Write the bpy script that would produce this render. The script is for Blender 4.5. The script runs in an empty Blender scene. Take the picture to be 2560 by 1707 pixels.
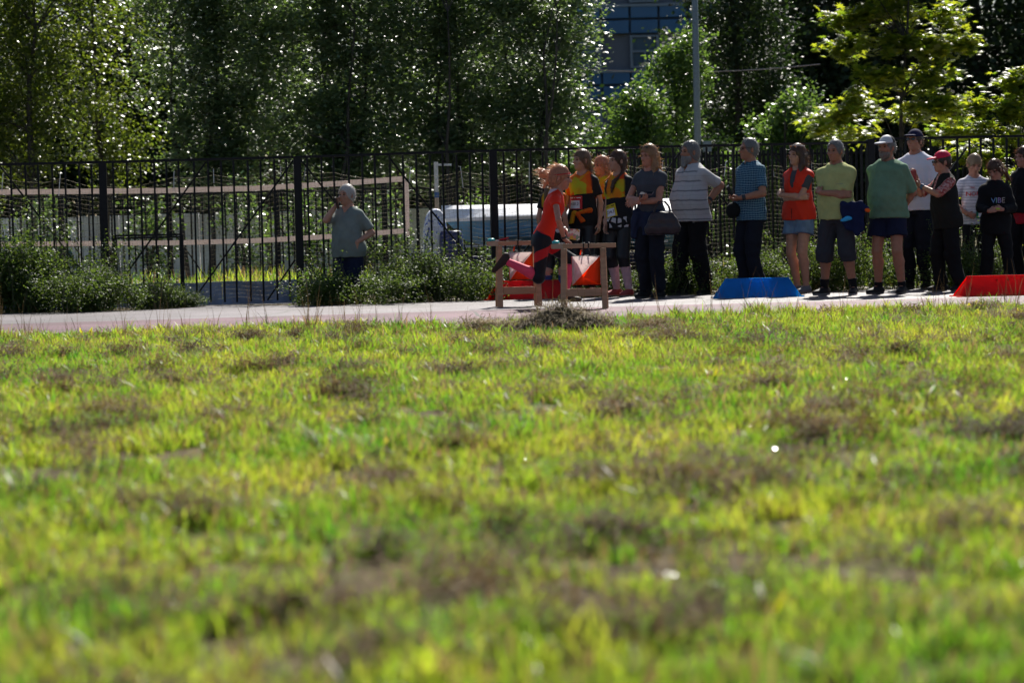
import bpy, bmesh, math, random
import numpy as np
from mathutils import Vector, Matrix, Euler
from mathutils.bvhtree import BVHTree

random.seed(7); RNG = np.random.default_rng(7)
scene = bpy.context.scene
COL = scene.collection

# ------------------------------------------------------------------ camera, world, sun, exposure
CAMZ = 0.76; FPX = 85.0 / 36.0 * 2560; PITCH = math.radians(2.57); ROLL = math.radians(-1.35)
cd = bpy.data.cameras.new('camera'); cam = bpy.data.objects.new('camera', cd); COL.objects.link(cam)
cd.lens = 85; cd.sensor_width = 36; cd.sensor_fit = 'HORIZONTAL'; cd.clip_start = 0.1; cd.clip_end = 2000
CAMR = Matrix.Rotation(math.pi / 2 - PITCH, 3, 'X') @ Matrix.Rotation(ROLL, 3, 'Z')
cam.location = (0, 0, CAMZ); cam.rotation_euler = CAMR.to_euler()
cd.dof.use_dof = True; cd.dof.focus_distance = 25.6; cd.dof.aperture_fstop = 2.8; cd.dof.aperture_blades = 8
scene.camera = cam

SUN_AZ = math.radians(16); SUN_EL = math.radians(44)
w = bpy.data.worlds.new('World'); scene.world = w; w.use_nodes = True
wn = w.node_tree.nodes; sky = wn.new('ShaderNodeTexSky'); sky.sky_type = 'NISHITA'; sky.sun_disc = False
sky.sun_elevation = SUN_EL; sky.sun_rotation = SUN_AZ
w.node_tree.links.new(sky.outputs[0], wn['Background'].inputs[0]); wn['Background'].inputs[1].default_value = 0.054
sl = bpy.data.lights.new('sun', 'SUN'); sl.energy = 5.0; sl.angle = math.radians(0.53); sl.color = (1.0, 0.95, 0.86)
sun = bpy.data.objects.new('sun', sl); COL.objects.link(sun)
TOSUN = Vector((math.sin(SUN_AZ) * math.cos(SUN_EL), math.cos(SUN_AZ) * math.cos(SUN_EL), math.sin(SUN_EL)))
sun.rotation_euler = TOSUN.to_track_quat('Z', 'Y').to_euler(); sun.location = (10, 40, 40)
vs = scene.view_settings; vs.view_transform = 'Standard'; vs.look = 'None'; vs.gamma = 1.0; vs.exposure = 0.8
vs.use_curve_mapping = False
scene.render.engine = 'CYCLES'
cy = scene.cycles; cy.max_bounces = 3; cy.diffuse_bounces = 2; cy.glossy_bounces = 1; cy.transmission_bounces = 3; cy.use_adaptive_sampling = True; cy.adaptive_threshold = 0.03; cy.caustics_reflective = False; cy.caustics_refractive = False
cy.transparent_max_bounces = 4; cy.use_denoising = True; cy.sample_clamp_indirect = 4.0

# ------------------------------------------------------------------ helpers
def ray(px, py):
    d = Vector(((px - 1280) / FPX, -(py - 853.5) / FPX, -1.0)); return CAMR @ d
def at(px, py, Y):
    d = ray(px, py); t = Y / d.y; return Vector((d.x * t, Y, CAMZ + d.z * t))
def gnd(px, py, z=0.0):
    d = ray(px, py); t = (z - CAMZ) / d.z; return Vector((d.x * t, d.y * t, z))

MATS = {}
def nodes_of(m):
    m.use_nodes = True; nt = m.node_tree; return nt, nt.nodes, nt.links
def M(name, col, rough=0.6, spec=0.4, metal=0.0, var=0.12, scale=25.0, bump=0.0, bscale=None, sheen=0.0, sss=0.0, coat=0.0):
    if name in MATS: return MATS[name]
    m = bpy.data.materials.new(name); MATS[name] = m; nt, N, L = nodes_of(m); b = N['Principled BSDF']
    b.inputs['Roughness'].default_value = rough; b.inputs['Metallic'].default_value = metal
    b.inputs['Specular IOR Level'].default_value = spec
    if sheen: b.inputs['Sheen Weight'].default_value = sheen
    if coat: b.inputs['Coat Weight'].default_value = coat
    if False:
        b.inputs['Subsurface Weight'].default_value = sss; b.inputs['Subsurface Radius'].default_value = (0.02, 0.007, 0.004)
        b.inputs['Subsurface Scale'].default_value = 1.0
    tc = N.new('ShaderNodeTexCoord'); no = N.new('ShaderNodeTexNoise'); no.inputs['Scale'].default_value = scale
    no.inputs['Detail'].default_value = 4
    L.new(tc.outputs['Object'], no.inputs['Vector'])
    r = N.new('ShaderNodeValToRGB'); c = np.array(col[:3])
    r.color_ramp.elements[0].position = 0.3; r.color_ramp.elements[1].position = 0.7
    r.color_ramp.elements[0].color = (*np.clip(c * (1 - var), 0, 1), 1); r.color_ramp.elements[1].color = (*np.clip(c * (1 + var), 0, 1), 1)
    L.new(no.outputs[0], r.inputs[0]); L.new(r.outputs[0], b.inputs['Base Color'])
    if bump:
        n2 = N.new('ShaderNodeTexNoise'); n2.inputs['Scale'].default_value = bscale or scale * 3; n2.inputs['Detail'].default_value = 5
        L.new(tc.outputs['Object'], n2.inputs['Vector'])
        bp = N.new('ShaderNodeBump'); bp.inputs['Strength'].default_value = bump; bp.inputs['Distance'].default_value = 0.01
        L.new(n2.outputs[0], bp.inputs['Height']); L.new(bp.outputs[0], b.inputs['Normal'])
    return m

def setp(o, label=None, cat=None, group=None, kind=None):
    if label: o['label'] = label
    if cat: o['category'] = cat
    if group: o['group'] = group
    if kind: o['kind'] = kind
    return o
def obj(name, me, mat=None, parent=None, smooth=False):
    o = bpy.data.objects.new(name, me); COL.objects.link(o)
    if mat is not None and len(me.materials) == 0: me.materials.append(mat)
    if parent is not None: o.parent = parent
    if smooth and len(me.polygons): me.polygons.foreach_set('use_smooth', np.ones(len(me.polygons), dtype=bool))
    return o
def empty(name, loc=(0, 0, 0), rz=0.0):
    o = bpy.data.objects.new(name, None); COL.objects.link(o); o.location = loc; o.rotation_euler = (0, 0, rz)
    o.empty_display_size = 0.1; return o
def fast_mesh(name, V, F, attrs=None):
    """V (n,3); F (m,k) faces of one size"""
    V = np.asarray(V, dtype=np.float32); F = np.asarray(F, dtype=np.int32); m, k = F.shape
    me = bpy.data.meshes.new(name); me.vertices.add(len(V)); me.vertices.foreach_set('co', V.ravel())
    me.loops.add(m * k); me.loops.foreach_set('vertex_index', F.ravel())
    me.polygons.add(m); me.polygons.foreach_set('loop_start', np.arange(0, m * k, k, dtype=np.int32))
    me.update(calc_edges=True)
    for an, av in (attrs or {}).items():
        a = me.attributes.new(an, 'FLOAT', 'POINT'); a.data.foreach_set('value', np.asarray(av, dtype=np.float32))
    return me
class MB:
    def __init__(s): s.v = []; s.f = []
    def add(s, vs, fs):
        n = len(s.v); s.v += [tuple(x) for x in vs]; s.f += [tuple(i + n for i in f) for f in fs]; return s
    def box(s, lo, hi):
        x0, y0, z0 = lo; x1, y1, z1 = hi
        return s.add([(x0, y0, z0), (x1, y0, z0), (x1, y1, z0), (x0, y1, z0), (x0, y0, z1), (x1, y0, z1), (x1, y1, z1), (x0, y1, z1)],
                     [(0, 3, 2, 1), (4, 5, 6, 7), (0, 1, 5, 4), (1, 2, 6, 5), (2, 3, 7, 6), (3, 0, 4, 7)])
    def tube(s, pts, rad, n=8, cap=True):
        pts = [Vector(p) for p in pts]; rad = rad if hasattr(rad, '__len__') else [rad] * len(pts); rings = []
        up0 = None
        for i, p in enumerate(pts):
            t = (pts[min(i + 1, len(pts) - 1)] - pts[max(i - 1, 0)]).normalized()
            if up0 is None: up0 = Vector((0, 0, 1)) if abs(t.z) < 0.9 else Vector((1, 0, 0))
            x = t.cross(up0).normalized(); y = x.cross(t).normalized(); up0 = y
            rings.append([p + (x * math.cos(2 * math.pi * k / n) + y * math.sin(2 * math.pi * k / n)) * rad[i] for k in range(n)])
        vs = [q for r in rings for q in r]; fs = []
        for i in range(len(pts) - 1):
            for k in range(n):
                a = i * n + k; b = i * n + (k + 1) % n; fs.append((a, a + n, b + n, b))
        if cap: fs.append(tuple(range(n))); fs.append(tuple((len(pts) - 1) * n + k for k in reversed(range(n))))
        return s.add(vs, fs)
    def bar(s, a, b, w, h=None):
        """square bar from a to b"""
        h = h or w; a = Vector(a); b = Vector(b); t = (b - a).normalized()
        up = Vector((0, 1, 0)) if abs(t.y) < 0.9 else Vector((0, 0, 1)); x = t.cross(up).normalized() * w / 2; y = x.cross(t).normalized() * h / 2
        vs = [p + i * x + j * y for p in (a, b) for (i, j) in ((-1, -1), (1, -1), (1, 1), (-1, 1))]
        return s.add(vs, [(3, 2, 1, 0), (4, 5, 6, 7), (0, 1, 5, 4), (1, 2, 6, 5), (2, 3, 7, 6), (3, 0, 4, 7)])
    def mesh(s, name, bevel=0.0):
        me = bpy.data.meshes.new(name); me.from_pydata(s.v, [], s.f)
        bm = bmesh.new(); bm.from_mesh(me)
        if bevel: bmesh.ops.bevel(bm, geom=list(bm.edges), offset=bevel, segments=1, affect='EDGES', profile=0.5)
        bmesh.ops.recalc_face_normals(bm, faces=list(bm.faces)); bm.to_mesh(me); bm.free(); return me
    def build(s, name, mat, parent=None, bevel=0.0, smooth=False):
        return obj(name, s.mesh(name, bevel), mat, parent, smooth)
def text_mesh(txt, size, extrude=0.0005):
    c = bpy.data.curves.new('lettering', 'FONT'); c.body = txt; c.size = size; c.extrude = extrude; c.align_x = 'CENTER'; c.align_y = 'CENTER'; c.resolution_u = 2
    o = bpy.data.objects.new('lettering', c); COL.objects.link(o); dg = bpy.context.evaluated_depsgraph_get()
    me = bpy.data.meshes.new_from_object(o.evaluated_get(dg)); bpy.data.objects.remove(o); bpy.data.curves.remove(c); return me

# ------------------------------------------------------------------ ground, track
def ground_mat():
    m = bpy.data.materials.new('soil'); nt, N, L = nodes_of(m); b = N['Principled BSDF']; b.inputs['Roughness'].default_value = 0.95
    b.inputs['Specular IOR Level'].default_value = 0.1
    g = N.new('ShaderNodeNewGeometry'); n = N.new('ShaderNodeTexNoise'); n.inputs['Scale'].default_value = 2.2; n.inputs['Detail'].default_value = 8
    L.new(g.outputs['Position'], n.inputs['Vector']); r = N.new('ShaderNodeValToRGB'); cr = r.color_ramp
    cr.elements[0].position = 0.35; cr.elements[0].color = (0.05, 0.035, 0.02, 1); cr.elements[1].position = 0.7; cr.elements[1].color = (0.06, 0.09, 0.02, 1)
    e = cr.elements.new(0.5); e.color = (0.11, 0.085, 0.045, 1)
    L.new(n.outputs[0], r.inputs[0]); L.new(r.outputs[0], b.inputs['Base Color']); return m
SOIL = ground_mat()
def spaced(a, b, n, far): return np.concatenate([[-far, -far / 4, -40], np.linspace(a, b, n), [40, far / 4, far]])
gx = spaced(-9, 9, 73, 600); gy = np.concatenate([[-200, -30], np.linspace(0, 24, 13), np.linspace(25, 40, 61), [60, 100, 200, 400, 900]])
GX, GY = np.meshgrid(gx, gy, indexing='ij')
PW = at(868, 700, 27.75)   # the place of the woman on the phone: she stands in a shallow dip of the verge
def gz(x, y): return -0.03 - 0.21 * np.exp(-(((x - PW.x) / 0.42) ** 2 + ((y - PW.y - .1) / 0.38) ** 2))
GZ = gz(GX, GY)
V = np.stack([GX, GY, GZ], -1).reshape(-1, 3); nx, ny = GX.shape
ii, jj = np.meshgrid(np.arange(nx - 1), np.arange(ny - 1), indexing='ij'); a = (ii * ny + jj).ravel()
ground = obj('ground', fast_mesh('ground', V, np.stack([a, a + ny, a + ny + 1, a + 1], -1)), SOIL, None, True)
setp(ground, 'soil and thin turf of the sports ground', None, kind='structure')

def paving_mat(name, c0, c1, rough, spec, scl=120):
    m = bpy.data.materials.new(name); nt, N, L = nodes_of(m); b = N['Principled BSDF']
    b.inputs['Roughness'].default_value = rough; b.inputs['Specular IOR Level'].default_value = spec
    g = N.new('ShaderNodeNewGeometry'); n = N.new('ShaderNodeTexNoise'); n.inputs['Scale'].default_value = scl; n.inputs['Detail'].default_value = 3
    n2 = N.new('ShaderNodeTexNoise'); n2.inputs['Scale'].default_value = 1.3; n2.inputs['Detail'].default_value = 6
    L.new(g.outputs['Position'], n.inputs['Vector']); L.new(g.outputs['Position'], n2.inputs['Vector'])
    ad = N.new('ShaderNodeMath'); ad.operation = 'ADD'; L.new(n.outputs[0], ad.inputs[0]); L.new(n2.outputs[0], ad.inputs[1])
    r = N.new('ShaderNodeValToRGB'); r.color_ramp.elements[0].position = 0.38; r.color_ramp.elements[1].position = 0.64
    hf = N.new('ShaderNodeMath'); hf.operation = 'MULTIPLY'; hf.inputs[1].default_value = 0.5; L.new(ad.outputs[0], hf.inputs[0])
    r.color_ramp.elements[0].color = (*c0, 1); r.color_ramp.elements[1].color = (*c1, 1); L.new(hf.outputs[0], r.inputs[0]); L.new(r.outputs[0], b.inputs['Base Color'])
    n3 = N.new('ShaderNodeTexNoise'); n3.inputs['Scale'].default_value = 0.55; n3.inputs['Detail'].default_value = 7; L.new(g.outputs['Position'], n3.inputs['Vector'])
    r3 = N.new('ShaderNodeValToRGB'); r3.color_ramp.elements[0].position = .38; r3.color_ramp.elements[0].color = (.55, .53, .52, 1); r3.color_ramp.elements[1].position = .56; r3.color_ramp.elements[1].color = (1, 1, 1, 1); L.new(n3.outputs[0], r3.inputs[0])
    va = N.new('ShaderNodeVectorMath'); va.operation = 'MULTIPLY_ADD'; va.inputs[1].default_value = (.25, .25, 0); L.new(n2.outputs['Color'], va.inputs[0]); L.new(g.outputs['Position'], va.inputs[2])
    vo = N.new('ShaderNodeTexVoronoi'); vo.feature = 'DISTANCE_TO_EDGE'; vo.inputs['Scale'].default_value = .45; L.new(va.outputs[0], vo.inputs['Vector']); ck = N.new('ShaderNodeMath'); ck.operation = 'GREATER_THAN'; ck.inputs[1].default_value = .006; L.new(vo.outputs['Distance'], ck.inputs[0])
    m1 = N.new('ShaderNodeMix'); m1.data_type = 'RGBA'; m1.blend_type = 'MULTIPLY'; m1.inputs[0].default_value = 1; L.new(r.outputs[0], m1.inputs[6]); L.new(r3.outputs[0], m1.inputs[7])
    m2 = N.new('ShaderNodeMix'); m2.data_type = 'RGBA'; L.new(ck.outputs[0], m2.inputs[0]); m2.inputs[6].default_value = (.03, .028, .025, 1); L.new(m1.outputs[2], m2.inputs[7]); L.new(m2.outputs[2], b.inputs['Base Color'])
    bp = N.new('ShaderNodeBump'); bp.inputs['Strength'].default_value = 0.6; bp.inputs['Distance'].default_value = 0.006; L.new(n.outputs[0], bp.inputs['Height']); L.new(bp.outputs[0], b.inputs['Normal'])
    return m
ASPH = paving_mat('asphalt', (0.08, 0.066, 0.079), (0.135, 0.113, 0.131), 0.6, 0.4)
REDT = paving_mat('red_track_surface', (0.095, 0.036, 0.056), (0.16, 0.07, 0.1), 0.7, 0.3)
def strip(name, far, near, z, m, label, seg=40, wob=0.0):
    """far, near: lists of (x, y) from left to right"""
    n = len(far); V = [(p[0], p[1] + (RNG.normal() * wob if wob else 0), z) for p in far] + [(p[0], p[1] + (RNG.normal() * wob if wob else 0), z) for p in near]
    F = [(i, i + n, i + n + 1, i + 1) for i in range(n - 1)]
    V += [(x, y, z - 0.06) for (x, y, _) in V]; k = 2 * n
    F += [(i + n, i + n + k, i + n + 1 + k, i + n + 1) for i in range(n - 1)] + [(i, i + 1, i + 1 + k, i + k) for i in range(n - 1)]
    me = bpy.data.meshes.new(name); me.from_pydata(V, [], F); bm = bmesh.new(); bm.from_mesh(me); bmesh.ops.recalc_face_normals(bm, faces=list(bm.faces))
    if sum(f.normal.z for f in bm.faces) < 0: bmesh.ops.reverse_faces(bm, faces=list(bm.faces))
    bm.to_mesh(me); bm.free()
    return setp(obj(name, me, m), label, kind='structure')
def interp_line(pts, xs):
    P = [gnd(*p) for p in pts]; X = [p.x for p in P]; Y = [p.y for p in P]
    out = []
    for x in xs:
        if x < X[0]: y = Y[0] + (x - X[0]) * (Y[1] - Y[0]) / (X[1] - X[0])
        elif x > X[-1]: y = Y[-1] + (x - X[-1]) * (Y[-1] - Y[-2]) / (X[-1] - X[-2])
        else: y = float(np.interp(x, X, Y))
        out.append((x, y))
    return out
XS = np.linspace(-16, 16, 129)
L_FAR = [(0, 783), (430, 773), (500, 765), (760, 763), (800, 762), (1243, 750), (1700, 738), (2560, 713)]
L_MID = [(0, 811), (640, 793), (1243, 775), (1900, 758), (2560, 741)]
L_NEAR = [(0, 838), (640, 822), (1243, 806), (1700, 790), (2100, 776), (2560, 762)]
far, mid, near = (interp_line(l, XS) for l in (L_FAR, L_MID, L_NEAR))
strip('pavement', far, mid, 0.0, ASPH, 'light grey asphalt strip where the people stand', wob=0.015)
strip('running_track', mid, near, 0.004, REDT, 'worn pinkish red running track strip beside the grass', wob=0.02)
def near_y(x): return np.interp(x, [p[0] for p in near], [p[1] for p in near])
def far_y(x): return np.interp(x, [p[0] for p in far], [p[1] for p in far])
# ------------------------------------------------------------------ metal fence
def Mtrans(name, col, tcol=None, trans=0.45, rough=0.4, spec=0.4, var=0.08, scale=20):
    m = M(name, col, rough, spec, var=var, scale=scale); nt = m.node_tree; N, L = nt.nodes, nt.links
    b = N['Principled BSDF']; t = N.new('ShaderNodeBsdfTranslucent'); t.inputs[0].default_value = (*(tcol or col), 1)
    mx = N.new('ShaderNodeMixShader'); mx.inputs[0].default_value = trans
    L.new(b.outputs[0], mx.inputs[1]); L.new(t.outputs[0], mx.inputs[2]); L.new(mx.outputs[0], N['Material Output'].inputs[0]); return m
BLACK = M('black_fence_paint', (0.008, 0.008, 0.011), 0.5, 0.2, var=0.3)
def YF(px): return 29.13 / (1 - 0.145 * (px - 1280) / FPX)
fence = empty('metal_fence', (0, 29.13, 0)); setp(fence, 'black metal picket fence with square posts and diagonal braces behind the people', 'fence')
FP = Vector((0, 29.13, 0)); fdir = Vector((1, 0.145, 0)).normalized(); frz = math.atan2(0.145, 1); fence.rotation_euler = (0, 0, frz)
fence_inv = (Matrix.Translation(FP) @ Matrix.Rotation(frz, 4, 'Z')).inverted()
def fu(px): return fence_inv @ Vector(((px - 1280) / FPX * YF(px), YF(px), 0))   # local: u along x
def fpt(px, py, off=0.0):
    p = fence_inv @ at(px, py, YF(px)); p.y += off; return p
POSTS = [(-218, 1.69), (269, 1.70), (755, 1.717), (1243, 1.75), (1719, 1.76), (2185, 1.79), (2640, 1.81)]
bays = []
post_me = MB().box((-0.045, -0.045, -0.1), (0.045, 0.045, 1.0)).mesh('post', 0.004)
for px, z in POSTS:
    o = obj('post', post_me, BLACK, fence); o.location = (fu(px).x, 0, 0); o.scale = (1, 1, z + 0.012)
for i in range(len(POSTS) - 1):
    u0 = fu(POSTS[i][0]).x + 0.045; u1 = fu(POSTS[i + 1][0]).x - 0.045; z0, z1 = POSTS[i][1], POSTS[i + 1][1]
    if i == 4: z1 = 1.765
    if i == 5: z0 = 1.805
    MB().bar((u0, 0, z0), (u1, 0, z1), 0.03, 0.04).build('top_rail', BLACK, fence)
    MB().bar((u0, 0, 0.16), (u1, 0, 0.16), 0.02, 0.03).build('bottom_rail', BLACK, fence) if i not in (1,) else None
    n = 14; bm_ = MB().box((-0.0115, -0.0115, 0.02), (0.0115, 0.0115, (z0 + z1) / 2 - 0.017)).mesh('bar')
    for k in range(n):
        if i == 1 and k == 20: continue
        o = obj('bar', bm_, BLACK, fence); o.location = (u0 + (u1 - u0) * (k + 0.5 + RNG.normal() * .03) / n, 0, RNG.normal() * .004); o.rotation_euler = (0, RNG.normal() * .004, 0)
    W = u1 - u0; up = i % 2 == 1
    def bx(t): return u0 + W * (t if up else 1 - t)
    for (ta, za, tb, zb) in ((1.0, 1.68, 0.44, 0.05), (0.53, 1.68, 0.0, 0.12), (0.995, 0.5, 0.84, 0.03)):
        MB().bar((bx(ta), 0.032, za), (bx(tb), 0.032, zb), 0.02, 0.02).build('brace', BLACK, fence)
# wicket frame set in the second bay
for d in (0.0, 0.028):
    a = fpt(283 + d * 250, 590 + d * 210, -0.03); b = fpt(456 - d * 210, 590 + d * 210, -0.03); c = Vector((b.x, -0.03, 0.04)); e = Vector((a.x, -0.03, 0.04))
    b.z = a.z = a.z
    MB().bar(a, b, 0.022).build('wicket_frame', BLACK, fence); MB().bar(b, c, 0.022).build('wicket_frame', BLACK, fence); MB().bar(a, e, 0.022).build('wicket_frame', BLACK, fence)

# ------------------------------------------------------------------ catch net hung on the fence
NETM = M('net_cord', (0.20, 0.17, 0.10), 0.7, 0.3)
WHITE_CORD = M('white_cord', (0.75, 0.75, 0.75), 0.5, 0.3)
net = empty('catch_net', FP, frz); setp(net, 'tan cord ball net sagging behind the black fence on white ties', 'net')
TIES = [20, 163, 447, 546, 714, 776, 845, 1038, 1163, 1335, 1576, 1668, 1826, 1942, 2039, 2113]
ut = [fu(p).x for p in TIES]
def rib(path, wd, V, F):
    """thin three-sided cord"""
    P = np.asarray(path); n = len(P); k0 = len(V)
    for j, (dy, dz) in enumerate(((-1, 0), (.5, .87), (.5, -.87))):
        pass
    T = np.gradient(P, axis=0); T /= np.linalg.norm(T, axis=1)[:, None] + 1e-9
    A = np.cross(T, [0, 1.0, 0]); A /= np.linalg.norm(A, axis=1)[:, None] + 1e-9; B = np.cross(T, A)
    R = np.stack([P + wd * A, P + wd * (-.5 * A + .87 * B), P + wd * (-.5 * A - .87 * B)], 1).reshape(-1, 3)
    off = sum(len(x) for x in V); V.append(R); i = np.arange(n - 1)
    for k in range(3):
        F.append(np.stack([off + i * 3 + k, off + i * 3 + (k + 1) % 3, off + (i + 1) * 3 + (k + 1) % 3, off + (i + 1) * 3 + k], -1))
def sag(u, v):
    """v 0 top .. 1 bottom; net height at u"""
    j = np.clip(np.searchsorted(ut, u) - 1, 0, len(ut) - 2); a = np.array(ut)[j]; b = np.array(ut)[j + 1]; t = np.clip((u - a) / (b - a), 0, 1)
    s = 4 * t * (1 - t) * (b - a) * 0.085
    top = 1.53 + 0.02 * np.sin(u * 1.7) - s; return top * (1 - v) + (0.06 + 0.02 * np.sin(u * 9)) * v
def netting(u0, u1, cell, wd, parent):
    V, F = [], []; us = np.linspace(u0, u1, int((u1 - u0) / 0.05)); rows = int(1.45 / cell)
    for r in range(rows + 1):
        v = r / rows; z = sag(us, v) + 0.006 * np.sin(us * 13 + r); y = 0.07 + 0.03 * np.sin(us * 3.1 + 2.2 * v) + 0.01 * np.sin(us * 17)
        rib(np.stack([us, y, z], -1), wd * (1.7 if r == 0 else 1), V, F)
    vv = np.linspace(0, 1, 18)
    for u in np.arange(u0, u1, cell):
        uu = u + 0.02 * np.sin(vv * 9 + u * 5); rib(np.stack([uu, 0.07 + 0.03 * np.sin(uu * 3.1 + 2.2 * vv) + 0.01 * np.sin(uu * 17), sag(uu, vv)], -1), wd * 0.8, V, F)
    o = obj('netting', fast_mesh('netting', np.concatenate(V), np.concatenate(F)), NETM, parent); o['kind'] = 'stuff'
netting(fu(-60).x, fu(2120).x, 0.048, 0.0013, net)
for t in ut:
    zt = 1.53 + 0.02 * math.sin(t * 1.7); l = random.uniform(.1, .26); k = random.uniform(-.03, .03)
    MB().tube([(t - k, 0.055, zt + .06), (t, 0.05, zt + 0.05), (t + k * .6, 0.048, zt - l * .5), (t + k, 0.05, zt - l)], 0.005, 5).build('tie', WHITE_CORD, net)

# ------------------------------------------------------------------ beyond the fence
SAND = paving_mat('court_sand', (0.26, 0.24, 0.2), (0.45, 0.41, 0.36), 0.9, 0.2, 30)
strip('gravel_strip', [(x, 29.13 + .145 * x + .62) for x in XS], [(x, 29.13 + .145 * x + .12) for x in XS], -0.022, SAND, 'pale gravel strip under the fence', wob=0.03)
strip('sand_court', [(x, 48) for x in XS], [(x, 37.5) for x in XS], -0.02, SAND, 'pale sandy court beyond the fence')
TAPE = Mtrans('net_tape', (0.6, 0.54, 0.52), (0.72, 0.62, 0.58), 0.4, 0.7)
VY = 34.0; vnet = empty('volleyball_net', (0, VY, 0)); setp(vnet, 'volleyball net with pale pink tapes seen through the fence', 'net')
def tape(path_top, wid, name):
    V, F = [], []; n = len(path_top)
    for p in path_top: V += [(p[0], p[1] - VY, p[2] + wid / 2), (p[0], p[1] - VY, p[2] - wid / 2), (p[0], p[1] - VY + .006, p[2] - wid / 2), (p[0], p[1] - VY + .006, p[2] + wid / 2)]
    for i in range(n - 1):
        for k in range(4): F.append((4 * i + k, 4 * i + (k + 1) % 4, 4 * i + 4 + (k + 1) % 4, 4 * i + 4 + k))
    F += [(0, 1, 2, 3), (4 * n - 1, 4 * n - 2, 4 * n - 3, 4 * n - 4)]
    me = bpy.data.meshes.new(name); me.from_pydata(V, [], F); obj(name, me, TAPE, vnet)
tp = [(-150, 484), (0, 480.5), (200, 479), (400, 477), (640, 471), (850, 459), (1016, 447)]; bt = [(-150, 614), (0, 611), (250, 609), (450, 607), (640, 602), (850, 590), (1016, 577)]
tape([at(x, y, VY) for x, y in tp], 0.075, 'top_tape'); tape([at(x, y, VY) for x, y in bt], 0.07, 'bottom_tape')
a = at(1016, 450, VY); b = at(1013, 590, VY); MB().box((a.x - .03, -.004, b.z), (a.x + .03, .004, a.z)).build('end_tape', TAPE, vnet)
V, F = [], []
X0 = at(-150, 480, VY).x; X1 = a.x
tX = [at(x, y, VY).x for x, y in tp]; tZ = [at(x, y, VY).z for x, y in tp]; bX = [at(x, y, VY).x for x, y in bt]; bZ = [at(x, y, VY).z for x, y in bt]
for u in np.arange(X0, X1, 0.1): rib([(u, 0.012, np.interp(u, tX, tZ)), (u, 0.012, np.interp(u, bX, bZ))], 0.0022, V, F)
for r in range(1, 8):
    us = np.linspace(X0, X1, 60); t = r / 8; rib(np.stack([us, us * 0 + .014, np.interp(us, tX, tZ) * (1 - t) + np.interp(us, bX, bZ) * t], -1), 0.0022, V, F)
o = obj('netting', fast_mesh('netting', np.concatenate(V), np.concatenate(F)), M('dark_cord', (0.03, 0.03, 0.03), 0.8, .2), vnet); o['kind'] = 'stuff'
vp = empty('net_post', (at(1092, 500, 34.2).x, 34.2, 0)); setp(vp, 'white and blue volleyball post beside the boat', 'post')
ztop = at(1092, 405, 34.2).z
MB().tube([(0, 0, -.05), (0, 0, .95)], 0.033, 12).build('base_sleeve', M('post_blue', (0.03, 0.1, 0.3), .5, .4), vp)
MB().tube([(0, 0, .95), (0, 0, 1.28)], 0.030, 12).build('pole', M('post_tan', (0.5, 0.36, 0.27), .5, .4), vp); MB().tube([(0, 0, 1.28), (0, 0, 1.36)], 0.033, 12).build('collar', MATS['post_blue'], vp)
MB().tube([(0, 0, 1.36), (0, 0, ztop)], 0.030, 12).build('pole', M('post_white', (0.6, 0.56, 0.55), .5, .4), vp); MB().bar((0, 0, ztop - .04), (.22, 0, ztop - .045), .03).build('arm', MATS['post_white'], vp)

bb = empty('low_board', (0, 0, 0)); setp(bb, 'low blue plastic edging board lying along the foot of the fence', 'board')
BLUEP = M('faded_blue_plastic', (0.17, 0.24, 0.4), 0.45, 0.4, var=0.45, scale=3, bump=.2, bscale=9)
for (p0, p1) in ((-200, 201), (201.6, 561), (561.6, 905)):
    A = fence_inv @ Vector(((p0 - 1280) / FPX * YF(p0), YF(p0), 0)); B = fence_inv @ Vector(((p1 - 1280) / FPX * YF(p1), YF(p1), 0))
    m_ = MB(); n = 12
    for i in range(n + 1):
        t = i / n; u = A.x + (B.x - A.x) * t; y = .42 + .02 * math.sin(u * 4)
        m_.v += [(u, y, -.02), (u, y + .02, .255 + .006 * math.sin(u * 7)), (u, y + .045, .255 + .006 * math.sin(u * 7)), (u, y + .045, -.02)]
        if i:
            q = 4 * i
            m_.f += [(q - 4 + k, q - 4 + (k + 1) % 4, q + (k + 1) % 4, q + k) for k in range(4)]
    m_.f += [(0, 1, 2, 3), (4 * n + 3, 4 * n + 2, 4 * n + 1, 4 * n)]
    m_.build('panel', BLUEP, bb)
bb.location = FP; bb.rotation_euler = (0, 0, frz)

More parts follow.
